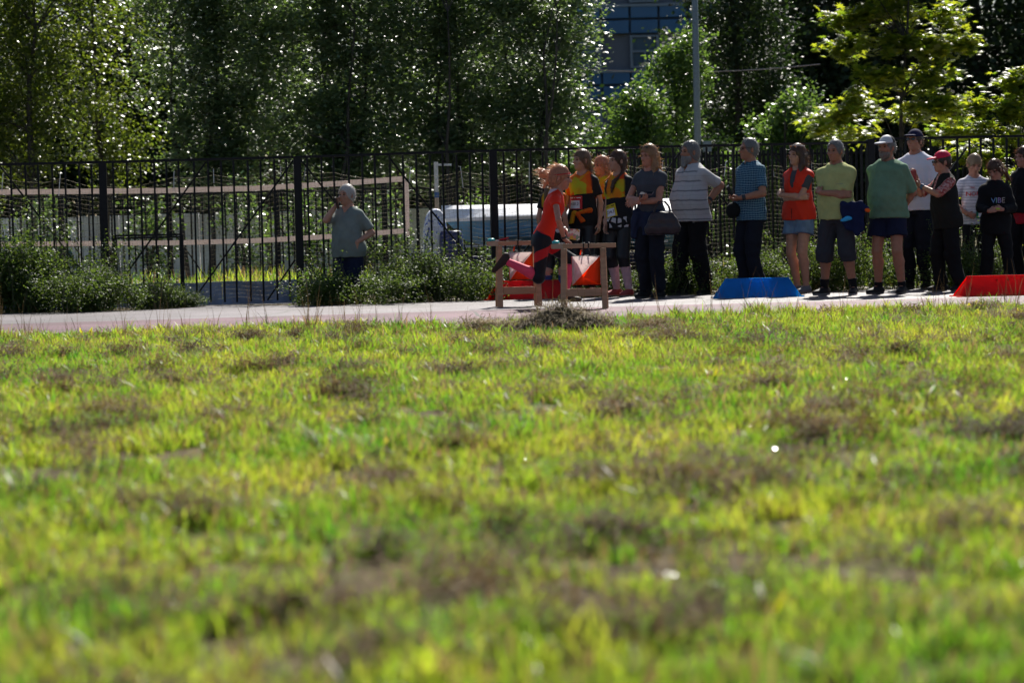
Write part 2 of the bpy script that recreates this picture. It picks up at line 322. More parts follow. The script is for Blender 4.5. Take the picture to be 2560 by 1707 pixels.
# grey wall, parked trailer boxes far behind the court
GREYW = M('grey_panel', (0.6, 0.62, 0.66), 0.6, 0.3, var=0.2, scale=1.5)
def slab_run(name, label, cat, px0, px1, Y, z0, z1, m, n):
    r = empty(name, (0, Y, 0)); setp(r, label, cat)
    xa, xb = at(px0, 600, Y).x, at(px1, 600, Y).x
    for i in range(n):
        u0 = xa + (xb - xa) * i / n + .01; u1 = xa + (xb - xa) * (i + 1) / n - .01
        MB().box((u0, -.06 + random.uniform(-.01, .01), z0), (u1, .06, z1 + random.uniform(-.02, .02))).build('panel', m, r, .008)
    return r
slab_run('concrete_wall', 'long low grey panel wall under the trees beyond the sand court', 'wall', -300, 1500, 50, -.03, 1.3, GREYW, 18)
def bench(px, Y, w_, label):
    r = empty('wooden_bench', (at(px, 600, Y).x, Y, 0)); setp(r, label, 'bench')
    Wd = M('bench_teal', (0.02, 0.12, 0.12), .5, .4)
    for k in range(3): MB().box((-w_ / 2, -.25 + k * .11, .42), (w_ / 2, -.16 + k * .11, .45)).build('seat_slat', Wd, r)
    for k in range(3): MB().box((-w_ / 2, .1, .55 + k * .13), (w_ / 2, .125, .65 + k * .13)).build('back_slat', Wd, r)
    for sx in (-1, 1):
        MB().box((sx * w_ * .4 - .03, -.24, -.03), (sx * w_ * .4 + .03, -.19, .42)).build('leg', BLACK, r); MB().box((sx * w_ * .4 - .03, .125, -.03), (sx * w_ * .4 + .03, .17, .93)).build('leg', BLACK, r)
bench(70, 43, 1.5, 'dark teal slatted bench beyond the volleyball net')

# second, denser fence on the right
f2 = empty('inner_fence', (0, 0, 0)); setp(f2, 'dense black picket fence standing behind the net on the right', 'fence')
xa, xb = at(1500, 500, 33).x, at(2420, 500, 33).x; n = 84; bar2 = MB().box((-.014, -.014, 0), (.014, .014, 1.80)).mesh('bar')
for i in range(n):
    o = obj('bar', bar2, BLACK, f2); o.location = (xa + (xb - xa) * i / (n - 1), 33 + .02 * math.sin(i), 0); o.rotation_euler = (0, RNG.normal() * .004, RNG.normal() * .2)
for z in (.2, 1.74): MB().bar((xa, 33.03, z), (xb, 33.03, z), .03, .03).build('rail', BLACK, f2)
for t in np.linspace(xa, xb, 5): MB().box((t - .04, 33.05, -.03), (t + .04, 33.13, 1.84)).build('post', BLACK, f2)
# far fence behind the court
f3 = empty('far_fence', (0, 0, 0)); setp(f3, 'distant black bar fence in front of the tree trunks', 'fence')
xa, xb = at(-120, 500, 38.5).x, at(1500, 500, 38.5).x; bar3 = MB().box((-.013, -.013, 0), (.013, .013, 1.5)).mesh('bar'); n = 58
for i in range(n):
    o = obj('bar', bar3, BLACK, f3); o.location = (xa + (xb - xa) * i / (n - 1), 38.5, 0)
for z in (.15, 1.5): MB().bar((xa, 38.5, z), (xb, 38.5, z), .03, .03).build('rail', BLACK, f3)
for t in np.linspace(xa, xb, 7):
    MB().box((t - .045, 38.53, -.03), (t + .045, 38.62, 1.6)).build('post', BLACK, f3); MB().bar((t, 38.55, 1.0), (t + .6, 38.55, .1), .02).build('brace', BLACK, f3)

# ------------------------------------------------------------------ boat, board, barrel
BY = 31.0
HULL = M('boat_blue', (0.1, 0.28, 0.5), 0.32, 0.5, var=0.35, scale=2.5, bump=.15, bscale=5); WHT = M('boat_white', (0.72, 0.73, 0.76), 0.4, 0.5, var=.08, scale=4)
boat = empty('motor_boat', (0, BY, 0)); setp(boat, 'blue hulled boat with white gunwale parked behind the fence', 'boat')
NAVY = M('navy_trailer', (0.012, 0.015, 0.06), .5, .4)
xs0, xs1 = at(1105, 560, BY).x, at(1700, 560, BY).x; n = 22
def sect(t):
    """t 0 bow (left) .. 1 stern: half beam, keel z, chine z, sheer z"""
    hb = 0.62 * (1 - (1 - min(t * 1.55, 1)) ** 2.2) + .02; return hb, .5 + .16 * (1 - min(t * 2.2, 1)) ** 2, .66 + .12 * (1 - min(t * 2, 1)) ** 2, .93 + .03 * t
V, F = [], []
for i in range(n + 1):
    t = i / n; hb, kz, cz, sz = sect(t); x = xs0 + .05 + (xs1 - xs0) * t
    prof = [(0, kz), (-.45 * hb, kz + .03), (-.8 * hb, cz), (-.86 * hb, cz + .015), (-.95 * hb, (cz + sz) / 2), (-hb, sz)]
    full = prof[::-1] + [(-y, z) for y, z in prof[1:]]
    for (y, z) in full: V.append((x + .95 * max(sz - z, 0) * (1 - t) ** 3, y, z))
m_ = len(full)
for i in range(n):
    for k in range(m_ - 1): F.append((i * m_ + k, i * m_ + k + 1, (i + 1) * m_ + k + 1, (i + 1) * m_ + k))
F.append(tuple(n * m_ + k for k in range(m_)))
me = bpy.data.meshes.new('hull'); me.from_pydata(V, [], F); hull = obj('hull', me, HULL, boat, True)
V, F = [], []
for i in range(n + 1):
    t = i / n; hb, kz, cz, sz = sect(t); x = xs0 + (xs1 - xs0) * t; hb += .035; s2 = sz + .15 - .02 * math.sin(t * 3)
    pr = [(-hb, sz - .012), (-hb - .012, sz + .03), (-hb + .01, sz + .045), (-hb * .55, s2), (0, s2 + .05), (hb * .55, s2), (hb - .01, sz + .045), (hb + .012, sz + .03), (hb, sz - .012)]
    V += [(x, y, z) for y, z in pr]
k_ = 9
for i in range(n):
    for k in range(k_): F.append((i * k_ + k, i * k_ + (k + 1) % k_, (i + 1) * k_ + (k + 1) % k_, (i + 1) * k_ + k))
F += [tuple(range(k_)), tuple(n * k_ + k for k in reversed(range(k_)))]
me = bpy.data.meshes.new('deck'); me.from_pydata(V, [], F); deck = obj('deck', me, WHT, boat)
for t in (.18, .42, .62, .85):
    hb, kz, cz, sz = sect(t); x = xs0 + (xs1 - xs0) * t; y = -hb - .055
    MB().bar((x, y, sz - .0), (x + .012, y, sz + .06), .014).build('cleat', M('chrome', (.6, .6, .6), .3, .5, 1.0), deck)
for k, z in enumerate((.70, .80)):
    pts = [(xs0 + .05 + (xs1 - xs0) * t, -sect(t)[0] * (.9 + .04 * k) - .012, z + .04 * (1 - t) ** 2) for t in np.linspace(.12, 1, 14)]
    MB().tube(pts, .008, 6).build('spray_rail', HULL, hull)
MB().box((xs0 + .35, -.55, .34), (xs1 - .1, .55, .47)).build('trailer_frame', NAVY, boat, .02)
for x in (xs0 + .9, xs1 - .5):
    for y in (-.6, .6): MB().tube([(x, y - .07, .18), (x, y + .07, .18)], .2, 16).build('wheel', M('rubber', (.02, .02, .02), .8, .2), boat)
MB().tube([(xs0 + .38, 0, .36), (xs0 + .38, 0, -.03)], .04, 8).build('support_leg', NAVY, boat)
MB().box((xs0 + .3, -.6, .595), (xs1 - .2, -.57, .615)).build('keel_strip', WHT, hull)

def print_mat(name, base, ink):
    m = M(name, base, .5, .3); nt = m.node_tree; N, L = nt.nodes, nt.links; b = N['Principled BSDF']; old = b.inputs['Base Color'].links[0].from_socket
    tc = N.new('ShaderNodeTexCoord'); mp = N.new('ShaderNodeMapping'); mp.inputs['Scale'].default_value = (6, 3, 3); mp.inputs['Rotation'].default_value = (0, .6, 0)
    L.new(tc.outputs['Object'], mp.inputs[0]); wv = N.new('ShaderNodeTexNoise'); wv.inputs['Scale'].default_value = 2.2; wv.inputs['Detail'].default_value = 1; wv.inputs['Distortion'].default_value = 2.5
    L.new(mp.outputs[0], wv.inputs['Vector']); r = N.new('ShaderNodeValToRGB'); e = r.color_ramp.elements; e[0].position = .60; e[0].color = (0, 0, 0, 1); e[1].position = .62; e[1].color = (1, 1, 1, 1)
    L.new(wv.outputs[0], r.inputs[0]); mx = N.new('ShaderNodeMix'); mx.data_type = 'RGBA'; L.new(r.outputs[0], mx.inputs[0]); L.new(old, mx.inputs[6]); mx.inputs[7].default_value = (*ink, 1); L.new(mx.outputs[2], b.inputs['Base Color']); return m
# white inflatable board with blue print, standing on edge left of the boat
PRN = print_mat('printed_vinyl', (.75, .76, .82), (.03, .12, .5))
c = at(1090, 600, 30.3); pb = empty('paddle_board', (c.x, 30.3, 0)); setp(pb, 'white vinyl board with blue plant print standing beside the boat', 'board')
V, F = [], []; n = 24
zt = at(1090, 522, 30.3).z
out = []
for i in range(n):
    a_ = 2 * math.pi * i / n; x = .16 * (abs(math.cos(a_)) ** .8) * math.copysign(1, math.cos(a_)) * (1.05 if math.cos(a_) < 0 else .95); z = zt / 2 + (zt / 2) * (abs(math.sin(a_)) ** .75) * math.copysign(1, math.sin(a_))
    out.append((x, max(z, 0)))
for (sc_, y) in ((.86, -.06), (1, -.035), (1, .035), (.86, .06)):
    V += [(x * sc_ , y, zt / 2 + (z - zt / 2) * (1 - (1 - sc_) * .3)) for x, z in out]
for j in range(3):
    for k in range(n): F.append((j * n + k, j * n + (k + 1) % n, (j + 1) * n + (k + 1) % n, (j + 1) * n + k))
F += [tuple(range(n))[::-1], tuple(3 * n + k for k in range(n))]
me = bpy.data.meshes.new('body'); me.from_pydata(V, [], F); obj('body', me, PRN, pb, True); pb.rotation_euler = (0, 0, math.radians(24))
MB().tube([(-.17, -.04, .3), (-.175, -.055, .6), (-.12, -.065, .85)], .008, 6).build('seam_tape', M('seam_blue', (.03, .06, .25), .5, .3), pb)
br = empty('plastic_barrel', (at(1128, 600, 30.25).x, 30.25, 0)); setp(br, 'dark blue plastic barrel between the white board and the boat', 'barrel')
zb = at(1128, 577, 30.25).z
BRL = M('barrel_blue', (.02, .03, .13), .35, .5)
MB().tube([(0, 0, 0), (0, 0, .03), (0, 0, zb * .3), (0, 0, zb * .33), (0, 0, zb * .36), (0, 0, zb * .66), (0, 0, zb * .69), (0, 0, zb * .72), (0, 0, zb - .03), (0, 0, zb)], [.12, .14, .155, .165, .155, .155, .165, .155, .14, .12], 20).build('body', BRL, br, 0, True)
MB().tube([(.06, 0, zb), (.06, 0, zb + .025)], .03, 10).build('bung', BLACK, br)

# ------------------------------------------------------------------ lamp pole, cable, building
LP = empty('lamp_pole', (at(1745, 400, 43).x, 43, 0)); setp(LP, 'tall grey tapered lamp pole rising between the trees', 'pole')
PG = M('galvanised', (0.16, 0.2, 0.23), 0.5, 0.4, .3); MB().tube([(0, 0, -.03), (0, 0, 3), (0, 0, 9)], [.075, .06, .04], 14).build('shaft', PG, LP, 0, True)
MB().tube([(0, 0, -.03), (0, 0, .5)], .11, 14).build('base_sleeve', PG, LP); MB().bar((0, 0, 9), (-1.2, 0, 9.2), .05).build('arm', PG, LP); MB().box((-1.7, -.12, 9.15), (-1.15, .12, 9.27)).build('lamp_head', PG, LP, .02)
MB().box((.09, -.1, 2.1), (.24, .05, 2.3)).build('junction_box', PG, LP, .01)
a = at(1450, 172, 53); b = at(2050, 161, 53)
cb = MB().tube([a + (b - a) * t - Vector((0, 0, .12 * 4 * t * (1 - t))) for t in np.linspace(0, 1, 16)], .012, 5).build('overhead_cable', M('cable_grey', (.35, .3, .3), .6, .3)); setp(cb, 'thin overhead cable strung past the lamp pole', 'cable')

bl = empty('office_building', (0, 120, 0)); setp(bl, 'blue panelled office block glimpsed between the trees', 'building')
BLUEG = M('blue_spandrel', (0.02, 0.10, 0.24), 0.3, 0.5, var=.12, scale=.6); FRM = M('grey_white_frame', (0.16, 0.21, 0.27), .5, .3); GL = M('window_glass', (0.03, 0.07, 0.12), .25, .5); JNT = M('rusty_joint', (.05, .03, .04), .6, .3); WALLM = M('building_core', (.12, .14, .18), .7, .3)
bx0, bx1 = at(1380, 100, 120).x, at(1960, 100, 120).x
MB().box((bx0, .35, -.03), (bx1, 10, 17)).build('wall', WALLM, bl)
zr = [at(1640, y, 120).z for y in (8, 47, 85, 172)]; st = zr[0] - zr[3]; cw = 72 / FPX * 120
panel_me = MB().box((.05, 0, .05), (cw - .05, .2, (zr[1] - zr[2]) - .05)).mesh('panel', .02); ux = np.arange(at(1503, 100, 120).x - 2 * cw, bx1 - cw, cw)
for sfl in range(-1, 3):
    base = zr[3] + sfl * st
    if base < 0: base = zr[3] - st
    for i, u in enumerate(ux):
        for rrow in (0, 1):
            o = obj('spandrel_panel', panel_me, BLUEG, bl); o.location = (u, 0.0, base + (zr[2] - zr[3]) + rrow * (zr[1] - zr[2]))
        if i % 2 == 0: continue
        wz0, wz1 = base + .05, base + (zr[2] - zr[3]) - .05; f = MB()
        wd = cw * 1.0
        wo = empty('window', (0, 0, 0)); wo.parent = bl; wo.location = (u, 0, 0)
        for (x0_, x1_, z0_, z1_) in ((0, .12, wz0, wz1), (wd - .12, wd, wz0, wz1), (.12, wd - .12, wz1 - .1, wz1), (.12, wd - .12, wz0, wz0 + .1), (wd * .5 - .04, wd * .5 + .04, wz0 + .1, wz0 + (wz1 - wz0) * .48), (.12, wd - .12, wz0 + (wz1 - wz0) * .48, wz0 + (wz1 - wz0) * .54)):
            MB().box((x0_, .05, z0_), (x1_, .3, z1_)).build('frame', FRM, wo)
        MB().box((.1, .2, wz0 + .05), (wd - .1, .25, wz1 - .05)).build('pane', GL, wo)
    MB().box((bx0, -.05, base + st - .16), (bx1, .34, base + st - .02)).build('cornice', FRM, bl)

# ------------------------------------------------------------------ trestles, flags, wedge boards
WOOD = M('pine_wood', (0.42, 0.25, 0.14), 0.55, 0.35, var=.18, scale=9, bump=.15, bscale=40)
def wood_grain(m):
    nt = m.node_tree; N = nt.nodes; 
    for n_ in N:
        if n_.type == 'TEX_NOISE':
            mp = N.new('ShaderNodeMapping'); src = n_.inputs['Vector'].links[0].from_socket; mp.inputs['Scale'].default_value = (.35, 3, 3); nt.links.new(src, mp.inputs[0]); nt.links.new(mp.outputs[0], n_.inputs['Vector'])
wood_grain(WOOD)
TEAL = M('teal_plastic', (0.02, 0.42, 0.42), .35, .5, var=.05); REDP = M('red_plastic', (0.5, 0.02, 0.02), .35, .5, var=.05); BLKP = M('black_strap', (.01, .01, .01), .6, .3)
def trestle(px, py, ztop, rz, label):
    g = gnd(px, py); r = empty('wooden_trestle', g, rz); setp(r, label, 'trestle', 'wooden trestles on the pavement')
    MB().box((-.315, -.03, ztop - .045), (.315, .03, ztop)).build('beam', WOOD, r, .004)
    for sx in (-1, 1):
        for sy in (-1, 1):
            m_ = MB(); x = sx * .19; z1 = ztop - .047; w2 = .027
            m_.add([(x - w2, sy * .045 - .016, z1), (x + w2, sy * .045 - .016, z1), (x + w2, sy * .045 + .016, z1), (x - w2, sy * .045 + .016, z1),
                    (x - w2 + sx * .012, sy * .15 - .018, .0), (x + w2 + sx * .012, sy * .15 - .018, 0), (x + w2 + sx * .012, sy * .15 + .018, 0), (x - w2 + sx * .012, sy * .15 + .018, 0)],
                   [(3, 2, 1, 0), (4, 5, 6, 7), (0, 1, 5, 4), (1, 2, 6, 5), (2, 3, 7, 6), (3, 0, 4, 7)]); m_.build('leg', WOOD, r, .003)
    for sy in (-1, 1): MB().box((-.168, sy * .115 - .014, .13), (.168, sy * .115 + .014, .2)).build('rail', WOOD, r, .003)
    for sx in (-1, 1): MB().box((sx * .19 - .014, -.09, ztop - .13), (sx * .19 + .014, .09, ztop - .075)).build('gusset', WOOD, r)
    MB().box((-.3, -.0325, ztop - .047), (-.2, .0325, ztop + .0022)).build('clear_tape', M('tape', (.4, .29, .2), .35, .4), r)
    return r, g
T1, g1 = trestle(1297, 766, .675, math.radians(5), 'pine trestle furthest left, half hidden behind the runner')
T2, g2 = trestle(1462, 773, .640, math.radians(-4), 'pine trestle on which the runner rests a hand')
def station(r, ztop, x, label, clip):
    M4 = Matrix.Translation(r.location) @ Matrix.Rotation(r.rotation_euler.z, 4, 'Z')
    s_ = empty('timing_station', M4 @ Vector((x, 0, ztop + .003)), r.rotation_euler.z); setp(s_, label, 'timing box')
    MB().tube([(0, 0, 0), (0, 0, .004), (0, 0, .022), (0, 0, .027), (0, 0, .03)], [.03, .036, .036, .03, .02], 20).build('body', TEAL, s_, 0, True)
    MB().box((.034, -.012, 0), (.085, .012, .008)).build('mounting_tab', M('grey_tab', (.4, .42, .45), .4, .4), s_)
    if clip:
        p = empty('punch_plier', M4 @ Vector((x + .12, 0, ztop + .003)), r.rotation_euler.z); setp(p, 'red handled punch pliers lying on the left trestle', 'pliers')
        MB().tube([(-.05, 0, .008), (0, 0, .02), (.06, 0, .033)], [.007, .008, .006], 6).build('handle', REDP, p); MB().tube([(-.05, .0, .006), (0, 0, .007), (.07, 0, .01)], [.007, .008, .007], 6).build('handle', M('dark_red', (.15, .01, .01), .4, .4), p)
        MB().box((-.075, -.01, .001), (-.045, .01, .014)).build('jaw', M('steel', (.5, .5, .5), .35, .5, 1), p)
station(T1, .675, -.27, 'round teal timing box on the left trestle beside red pliers', True)
station(T2, .640, -.27, 'round teal timing box by the hand of the runner', False)
FW = Mtrans('flag_white', (.8, .77, .78), (.9, .8, .78), .55, .7); FO = Mtrans('flag_orange', (.85, .11, .012), (1.0, .17, .02), .65, .6)
def flag(r, ztop, x, yoff, rz, zt, label, yb=0):
    M4 = Matrix.Translation(r.location) @ Matrix.Rotation(r.rotation_euler.z, 4, 'Z')
    c = M4 @ Vector((x, yoff, zt)); f = empty('control_flag', c, rz); setp(f, label, 'flag', 'orange and white flags under the trestles')
    S = .275; hh = .285; R = S / math.sqrt(3); P = [Vector((R * math.cos(a_), R * math.sin(a_), 0)) for a_ in (math.radians(210), math.radians(330), math.radians(90))]
    for k in range(3):
        A, B = P[k], P[(k + 1) % 3]; nrm = (B - A).cross(Vector((0, 0, 1))).normalized() * .0015; up = Vector((0, 0, -hh)); midp = (A + B) / 2
        for nm, tri, mt in (('white_panel', (A, B * .985 + A * .015, A + up), FW), ('orange_panel', (B, B + up, A * .985 + B * .015 + up), FO)):
            me = bpy.data.meshes.new(nm); bm = bmesh.new()
            vs_ = [bm.verts.new(p + nrm) for p in tri]; bm.faces.new(vs_); bmesh.ops.subdivide_edges(bm, edges=list(bm.edges), cuts=4, use_grid_fill=True)
            for v in bm.verts:
                q = v.co; e_ = 1 - 2 * abs((q - A).dot((B - A).normalized()) / S - .5); v.co -= nrm.normalized() * .022 * max(e_, 0) * (.6 + .4 * math.sin(q.z * 22 + k))
            bmesh.ops.solidify(bm, geom=list(bm.faces), thickness=.0015); bm.to_mesh(me); bm.free(); obj(nm, me, mt, f, True)
        for z in (0, -hh): MB().tube([A + Vector((0, 0, z)), B + Vector((0, 0, z))], .003, 5).build('wire', BLKP, f)
    ztb = ztop + .0035 - zt
    for k, p in enumerate((-.03, .03)): MB().tube([(p * 1.2, .0, 0), (p, 0, .05), (p * .8, -yoff - .034, .08), (p * .8, -yoff - .034, ztb), (p * .8, -yoff + .034, ztb)], .007, 6).build('strap', BLKP, f)
    MB().tube([(-.06, -.03, .01), (-.05, -.03, .06)], .007, 6).build('toggle', FO, f)
flag(T1, .675, .0, .03, math.radians(28), .56, 'orange and white control flag hanging under the left trestle')
flag(T2, .640, .03, .02, math.radians(-8), .52, 'orange and white control flag hanging under the trestle that the runner touches')

def wedge(px, py, L_, H_, rz, m, label, d=.3):
    g = gnd(px, py); r = empty('wedge_barrier', g, rz); setp(r, label, 'barrier', 'low plastic wedge barriers'); t = .006; top = L_ * .72
    sl_ = (L_ - top) / 2
    for sgn, nm in ((-1, 'front_panel'), (1, 'rear_panel')):
        y0 = sgn * d / 2; y1 = sgn * .012; ny = Vector((0, sgn * H_, d / 2)).normalized() * t
        q = [Vector((-L_ / 2 + .02, y0, .012)), Vector((L_ / 2 - .02, y0, .012)), Vector((top / 2, y1, H_)), Vector((-top / 2, y1, H_))]; vs_ = q + [p - ny for p in q]
        MB().add(vs_, [(0, 1, 2, 3), (7, 6, 5, 4), (0, 4, 5, 1), (1, 5, 6, 2), (2, 6, 7, 3), (3, 7, 4, 0)]).build(nm, m, r)
        MB().box((-L_ / 2 - .01, min(y0, y0 + sgn * .035), 0), (L_ / 2 + .01, max(y0, y0 + sgn * .035), .011)).build('base_lip', m, r)
    MB().box((-top / 2, -.0118, H_ - .002), (top / 2, .0118, H_ + .005)).build('ridge', m, r, .001)
    for x in (-.06, .06):
        a_ = Vector((x, -.012 - d / 2 * .22, H_ * .8)); MB().tube([a_, a_ + Vector((0, -.006, .003))], .012, 10).build('bolt_head', BLKP if False else m, r)
    for sx in (-1, 1):
        q = [Vector((sx * (L_ / 2 - .03), -d / 2 + .02, .013)), Vector((sx * (L_ / 2 - .03), d / 2 - .02, .013)), Vector((sx * (top / 2 - .004), 0, H_ - .012))]; vs_ = q + [p - Vector((sx * t, 0, 0)) for p in q]
        MB().add(vs_, [(0, 1, 2), (5, 4, 3), (0, 3, 4, 1), (1, 4, 5, 2), (2, 5, 3, 0)]).build('end_panel', m, r)
PB = Mtrans('blue_barrier_plastic', (.015, .27, .68), (.03, .6, 1.0), .62, .4, .5, .25, 7); PR = Mtrans('red_barrier_plastic', (.62, .02, .012), (1.0, .035, .015), .6, .4, .5, .25, 7)
wedge(1320, 747, .98, .205, 0, PR, 'red plastic wedge barrier behind the trestles')
wedge(1893, 743, .96, .205, 0, PB, 'bright blue plastic wedge barrier at the feet of the man in plaid')
wedge(2504, 739, .98, .205, math.radians(2), PR, 'red plastic wedge barrier at the right edge in front of the hooded girls')
# ------------------------------------------------------------------ foliage
def leaf_mat(name, cols, tcols, trans=0.4, rough=0.32, spec=0.5):
    m = bpy.data.materials.new(name); nt, N, L = nodes_of(m); b = N['Principled BSDF']; b.inputs['Roughness'].default_value = rough; b.inputs['Specular IOR Level'].default_value = spec
    at_ = N.new('ShaderNodeAttribute'); at_.attribute_name = 'rnd'
    def ramp(cs):
        r = N.new('ShaderNodeValToRGB'); r.color_ramp.elements[0].color = (*cs[0], 1); r.color_ramp.elements[1].color = (*cs[-1], 1)
        for i, c in enumerate(cs[1:-1]): e = r.color_ramp.elements.new((i + 1) / (len(cs) - 1)); e.color = (*c, 1)
        L.new(at_.outputs['Fac'], r.inputs[0]); return r
    L.new(ramp(cols).outputs[0], b.inputs['Base Color']); t = N.new('ShaderNodeBsdfTranslucent'); L.new(ramp(tcols).outputs[0], t.inputs[0])
    mx = N.new('ShaderNodeMixShader'); mx.inputs[0].default_value = trans; L.new(b.outputs[0], mx.inputs[1]); L.new(t.outputs[0], mx.inputs[2]); L.new(mx.outputs[0], N['Material Output'].inputs[0]); return m
KITE = (np.array([(0, -.5, 0), (.36, -.05, .025), (0, .5, -.015), (-.36, -.05, .025)]), [(0, 1, 2), (0, 2, 3)])
def _maple():
    r = [(.5, -100), (.12, -75), (.42, -40), (.2, -18), (.52, 18), (.24, 40), (.56, 62), (.27, 76), (.62, 90), (.27, 104), (.56, 118), (.24, 140), (.52, 162), (.2, 198), (.42, 220), (.12, 255)]
    P = [(x * math.cos(math.radians(a)), x * math.sin(math.radians(a)), -.12 * x) for x, a in r[1:]]; P = [(0, 0, .03)] + P; n = len(P)
    return np.array(P), [(0, i, i + 1 if i + 1 < n else 1) for i in range(1, n)]
MAPLE = _maple()
def rand_rot(n, rng, flat=0.0):
    """random rotations; flat 0 isotropic .. 1 leaf normal near up"""
    ax = rng.normal(size=(n, 3)); ax[:, 2] = np.abs(ax[:, 2]) + flat * 2.5; nz = ax / np.linalg.norm(ax, axis=1)[:, None]
    t = rng.normal(size=(n, 3)); x = np.cross(t, nz); x /= np.linalg.norm(x, axis=1)[:, None] + 1e-9; y = np.cross(nz, x)
    return np.stack([x, y, nz], 2)
def leaves(name, C, size, shape, rng, flat=0.2):
    C = np.asarray(C); n = len(C); sv, sf = shape; R = rand_rot(n, rng, flat); sz = size * rng.uniform(.6, 1.25, n)
    V = np.einsum('nij,kj->nki', R, sv) * sz[:, None, None] + C[:, None, :]; k = len(sv); F = (np.arange(n)[:, None, None] * k + np.array(sf)[None]).reshape(-1, 3)
    return fast_mesh(name, V.reshape(-1, 3), F, {'rnd': np.repeat(rng.uniform(0, 1, n), k)})
def crown_points(rng, n, blobs, clusters, cr, hollow=.35, clip=None):
    """leaf centres in clusters spread through ellipsoid blobs [(c, r)]"""
    vols = np.array([np.prod(r) ** (2 / 3) for c, r in blobs]); pick = rng.choice(len(blobs), clusters, p=vols / vols.sum())
    d = rng.normal(size=(clusters, 3)); d /= np.linalg.norm(d, axis=1)[:, None]; rad = rng.uniform(hollow ** 2, 1, clusters) ** .5
    cc = np.array([blobs[i][0] for i in pick]) + d * rad[:, None] * np.array([blobs[i][1] for i in pick])
    k = rng.integers(0, clusters, n); P = cc[k] + rng.normal(size=(n, 3)) * cr * np.array([1, 1, .75]); return P, cc
def trunk_mb(rng, h, r0, cc, nb, base=(0, 0), stems=1, spread=.3):
    m_ = MB()
    tops = []
    for s_ in range(stems):
        ang = rng.uniform(0, 6.28); b0 = Vector((base[0] + rng.normal() * .08 * stems, base[1] + rng.normal() * .08 * stems, -.05)); pts = []; 
        lean = Vector((math.cos(ang), math.sin(ang), 0)) * spread * rng.uniform(.3, 1)
        for i in range(7):
            t = i / 6; pts.append(b0 + Vector((rng.normal() * .05, rng.normal() * .05, h * t)) * 1 + lean * h * t * .35)
        m_.tube(pts, [r0 * (1 - .8 * i / 6) for i in range(7)], 7); tops.append(pts)
    for k in range(nb):
        q = Vector(cc[rng.integers(0, len(cc))]); pts = tops[k % stems]; j = min(range(1, 7), key=lambda i: abs(pts[i].z - (q.z - .6)))
        p = pts[j]; md = (p + q) / 2 + Vector((rng.normal() * .1, rng.normal() * .1, .12)); m_.tube([p, md, q], [r0 * .3, r0 * .17, r0 * .05], 5, False)
    return m_
BARK = M('bark', (0.05, 0.045, 0.04), .9, .2, var=.4, scale=6, bump=.4)
GLOSSY = leaf_mat('poplar_leaf', [(.075, .115, .065), (.11, .155, .09)], [(.15, .28, .05), (.3, .45, .08)], .32, .38, .9)
BIRCH = leaf_mat('birch_leaf', [(.03, .05, .012), (.06, .08, .02)], [(.16, .27, .02), (.34, .42, .03)], .34, .4, .45)
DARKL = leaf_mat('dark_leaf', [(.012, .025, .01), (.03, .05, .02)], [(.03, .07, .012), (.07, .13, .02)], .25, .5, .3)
MIDL = leaf_mat('mid_green_leaf', [(.03, .065, .02), (.05, .1, .03)], [(.12, .24, .03), (.24, .38, .05)], .38, .38, .45)
MAPL = leaf_mat('maple_leaf', [(.04, .07, .012), (.08, .1, .015)], [(.22, .38, .02), (.58, .62, .03)], .5, .4, .5)
def tree_far(name, label, px, Y, blobs, n, clusters, cr, size, m, **kw):
    k = 1.15; blobs = [(tuple(np.array(c) * k), tuple(np.array(r) * k * np.array([1, .42, 1]))) for c, r in blobs]; return tree(name, label, px, Y * k, blobs, int(n * .8), int(clusters * 1.1), cr * k * .85, size * 1.12, m, hollow=.0, **kw)
def tree(name, label, px, Y, blobs, n, clusters, cr, size, m, shape=KITE, seed=1, r0=.1, h=4, stems=1, nb=14, flat=.2, cat='tree', group=None, hollow=.35):
    rng = np.random.default_rng(seed); r = empty(name, (at(px, 500, Y).x, Y, -.03)); setp(r, label, cat, group)
    P, cc = crown_points(rng, n, blobs, clusters, cr, hollow); P = P[P[:, 2] > .05]
    obj('crown', leaves('crown', P, size, shape, rng, flat), m, r)
    trunk_mb(rng, h, r0, cc, nb, (0, 0), stems).build('trunk', BARK, r, 0, True); return r
def zc(y, Y, px=1280): return at(px, y, Y).z
G1 = 'glossy leaved trees beyond the court'
tree_far('birch_tree', 'drooping yellowish green birch at the far left edge', 60, 41, [((0, 0, 4.4), (1.7, 1.3, 2.9)), ((-.6, .2, 2.6), (1.2, 1, 1.3))], 34000, 480, .2, .075, BIRCH, seed=3, r0=.1, h=6, nb=20)
tree_far('birch_tree', 'dark green birch between the left edge and the silvery trees', 265, 43, [((0, 0, 4.6), (1.25, 1.2, 2.9)), ((.2, 0, 2.4), (.9, .9, 1.0))], 9500, 240, .2, .075, BIRCH, seed=4, r0=.1, h=6, nb=16)
tree_far('poplar_tree', 'silvery sparkling tree nearest the left birches', 520, 40.5, [((.1, 0, 4.3), (1.45, 1.2, 2.3)), ((.2, 0, 2.2), (1.0, .9, 1.1))], 36000, 420, .17, .082, GLOSSY, flat=.58, seed=5, r0=.055, h=5, stems=3, nb=20, group=G1)
tree_far('poplar_tree', 'silvery sparkling tree behind the woman on the phone', 830, 40, [((0, 0, 4.2), (1.7, 1.3, 2.4)), ((0, 0, 2.1), (1.25, 1, 1.1))], 44000, 520, .17, .082, GLOSSY, flat=.58, seed=6, r0=.06, h=5, stems=3, nb=24, group=G1)
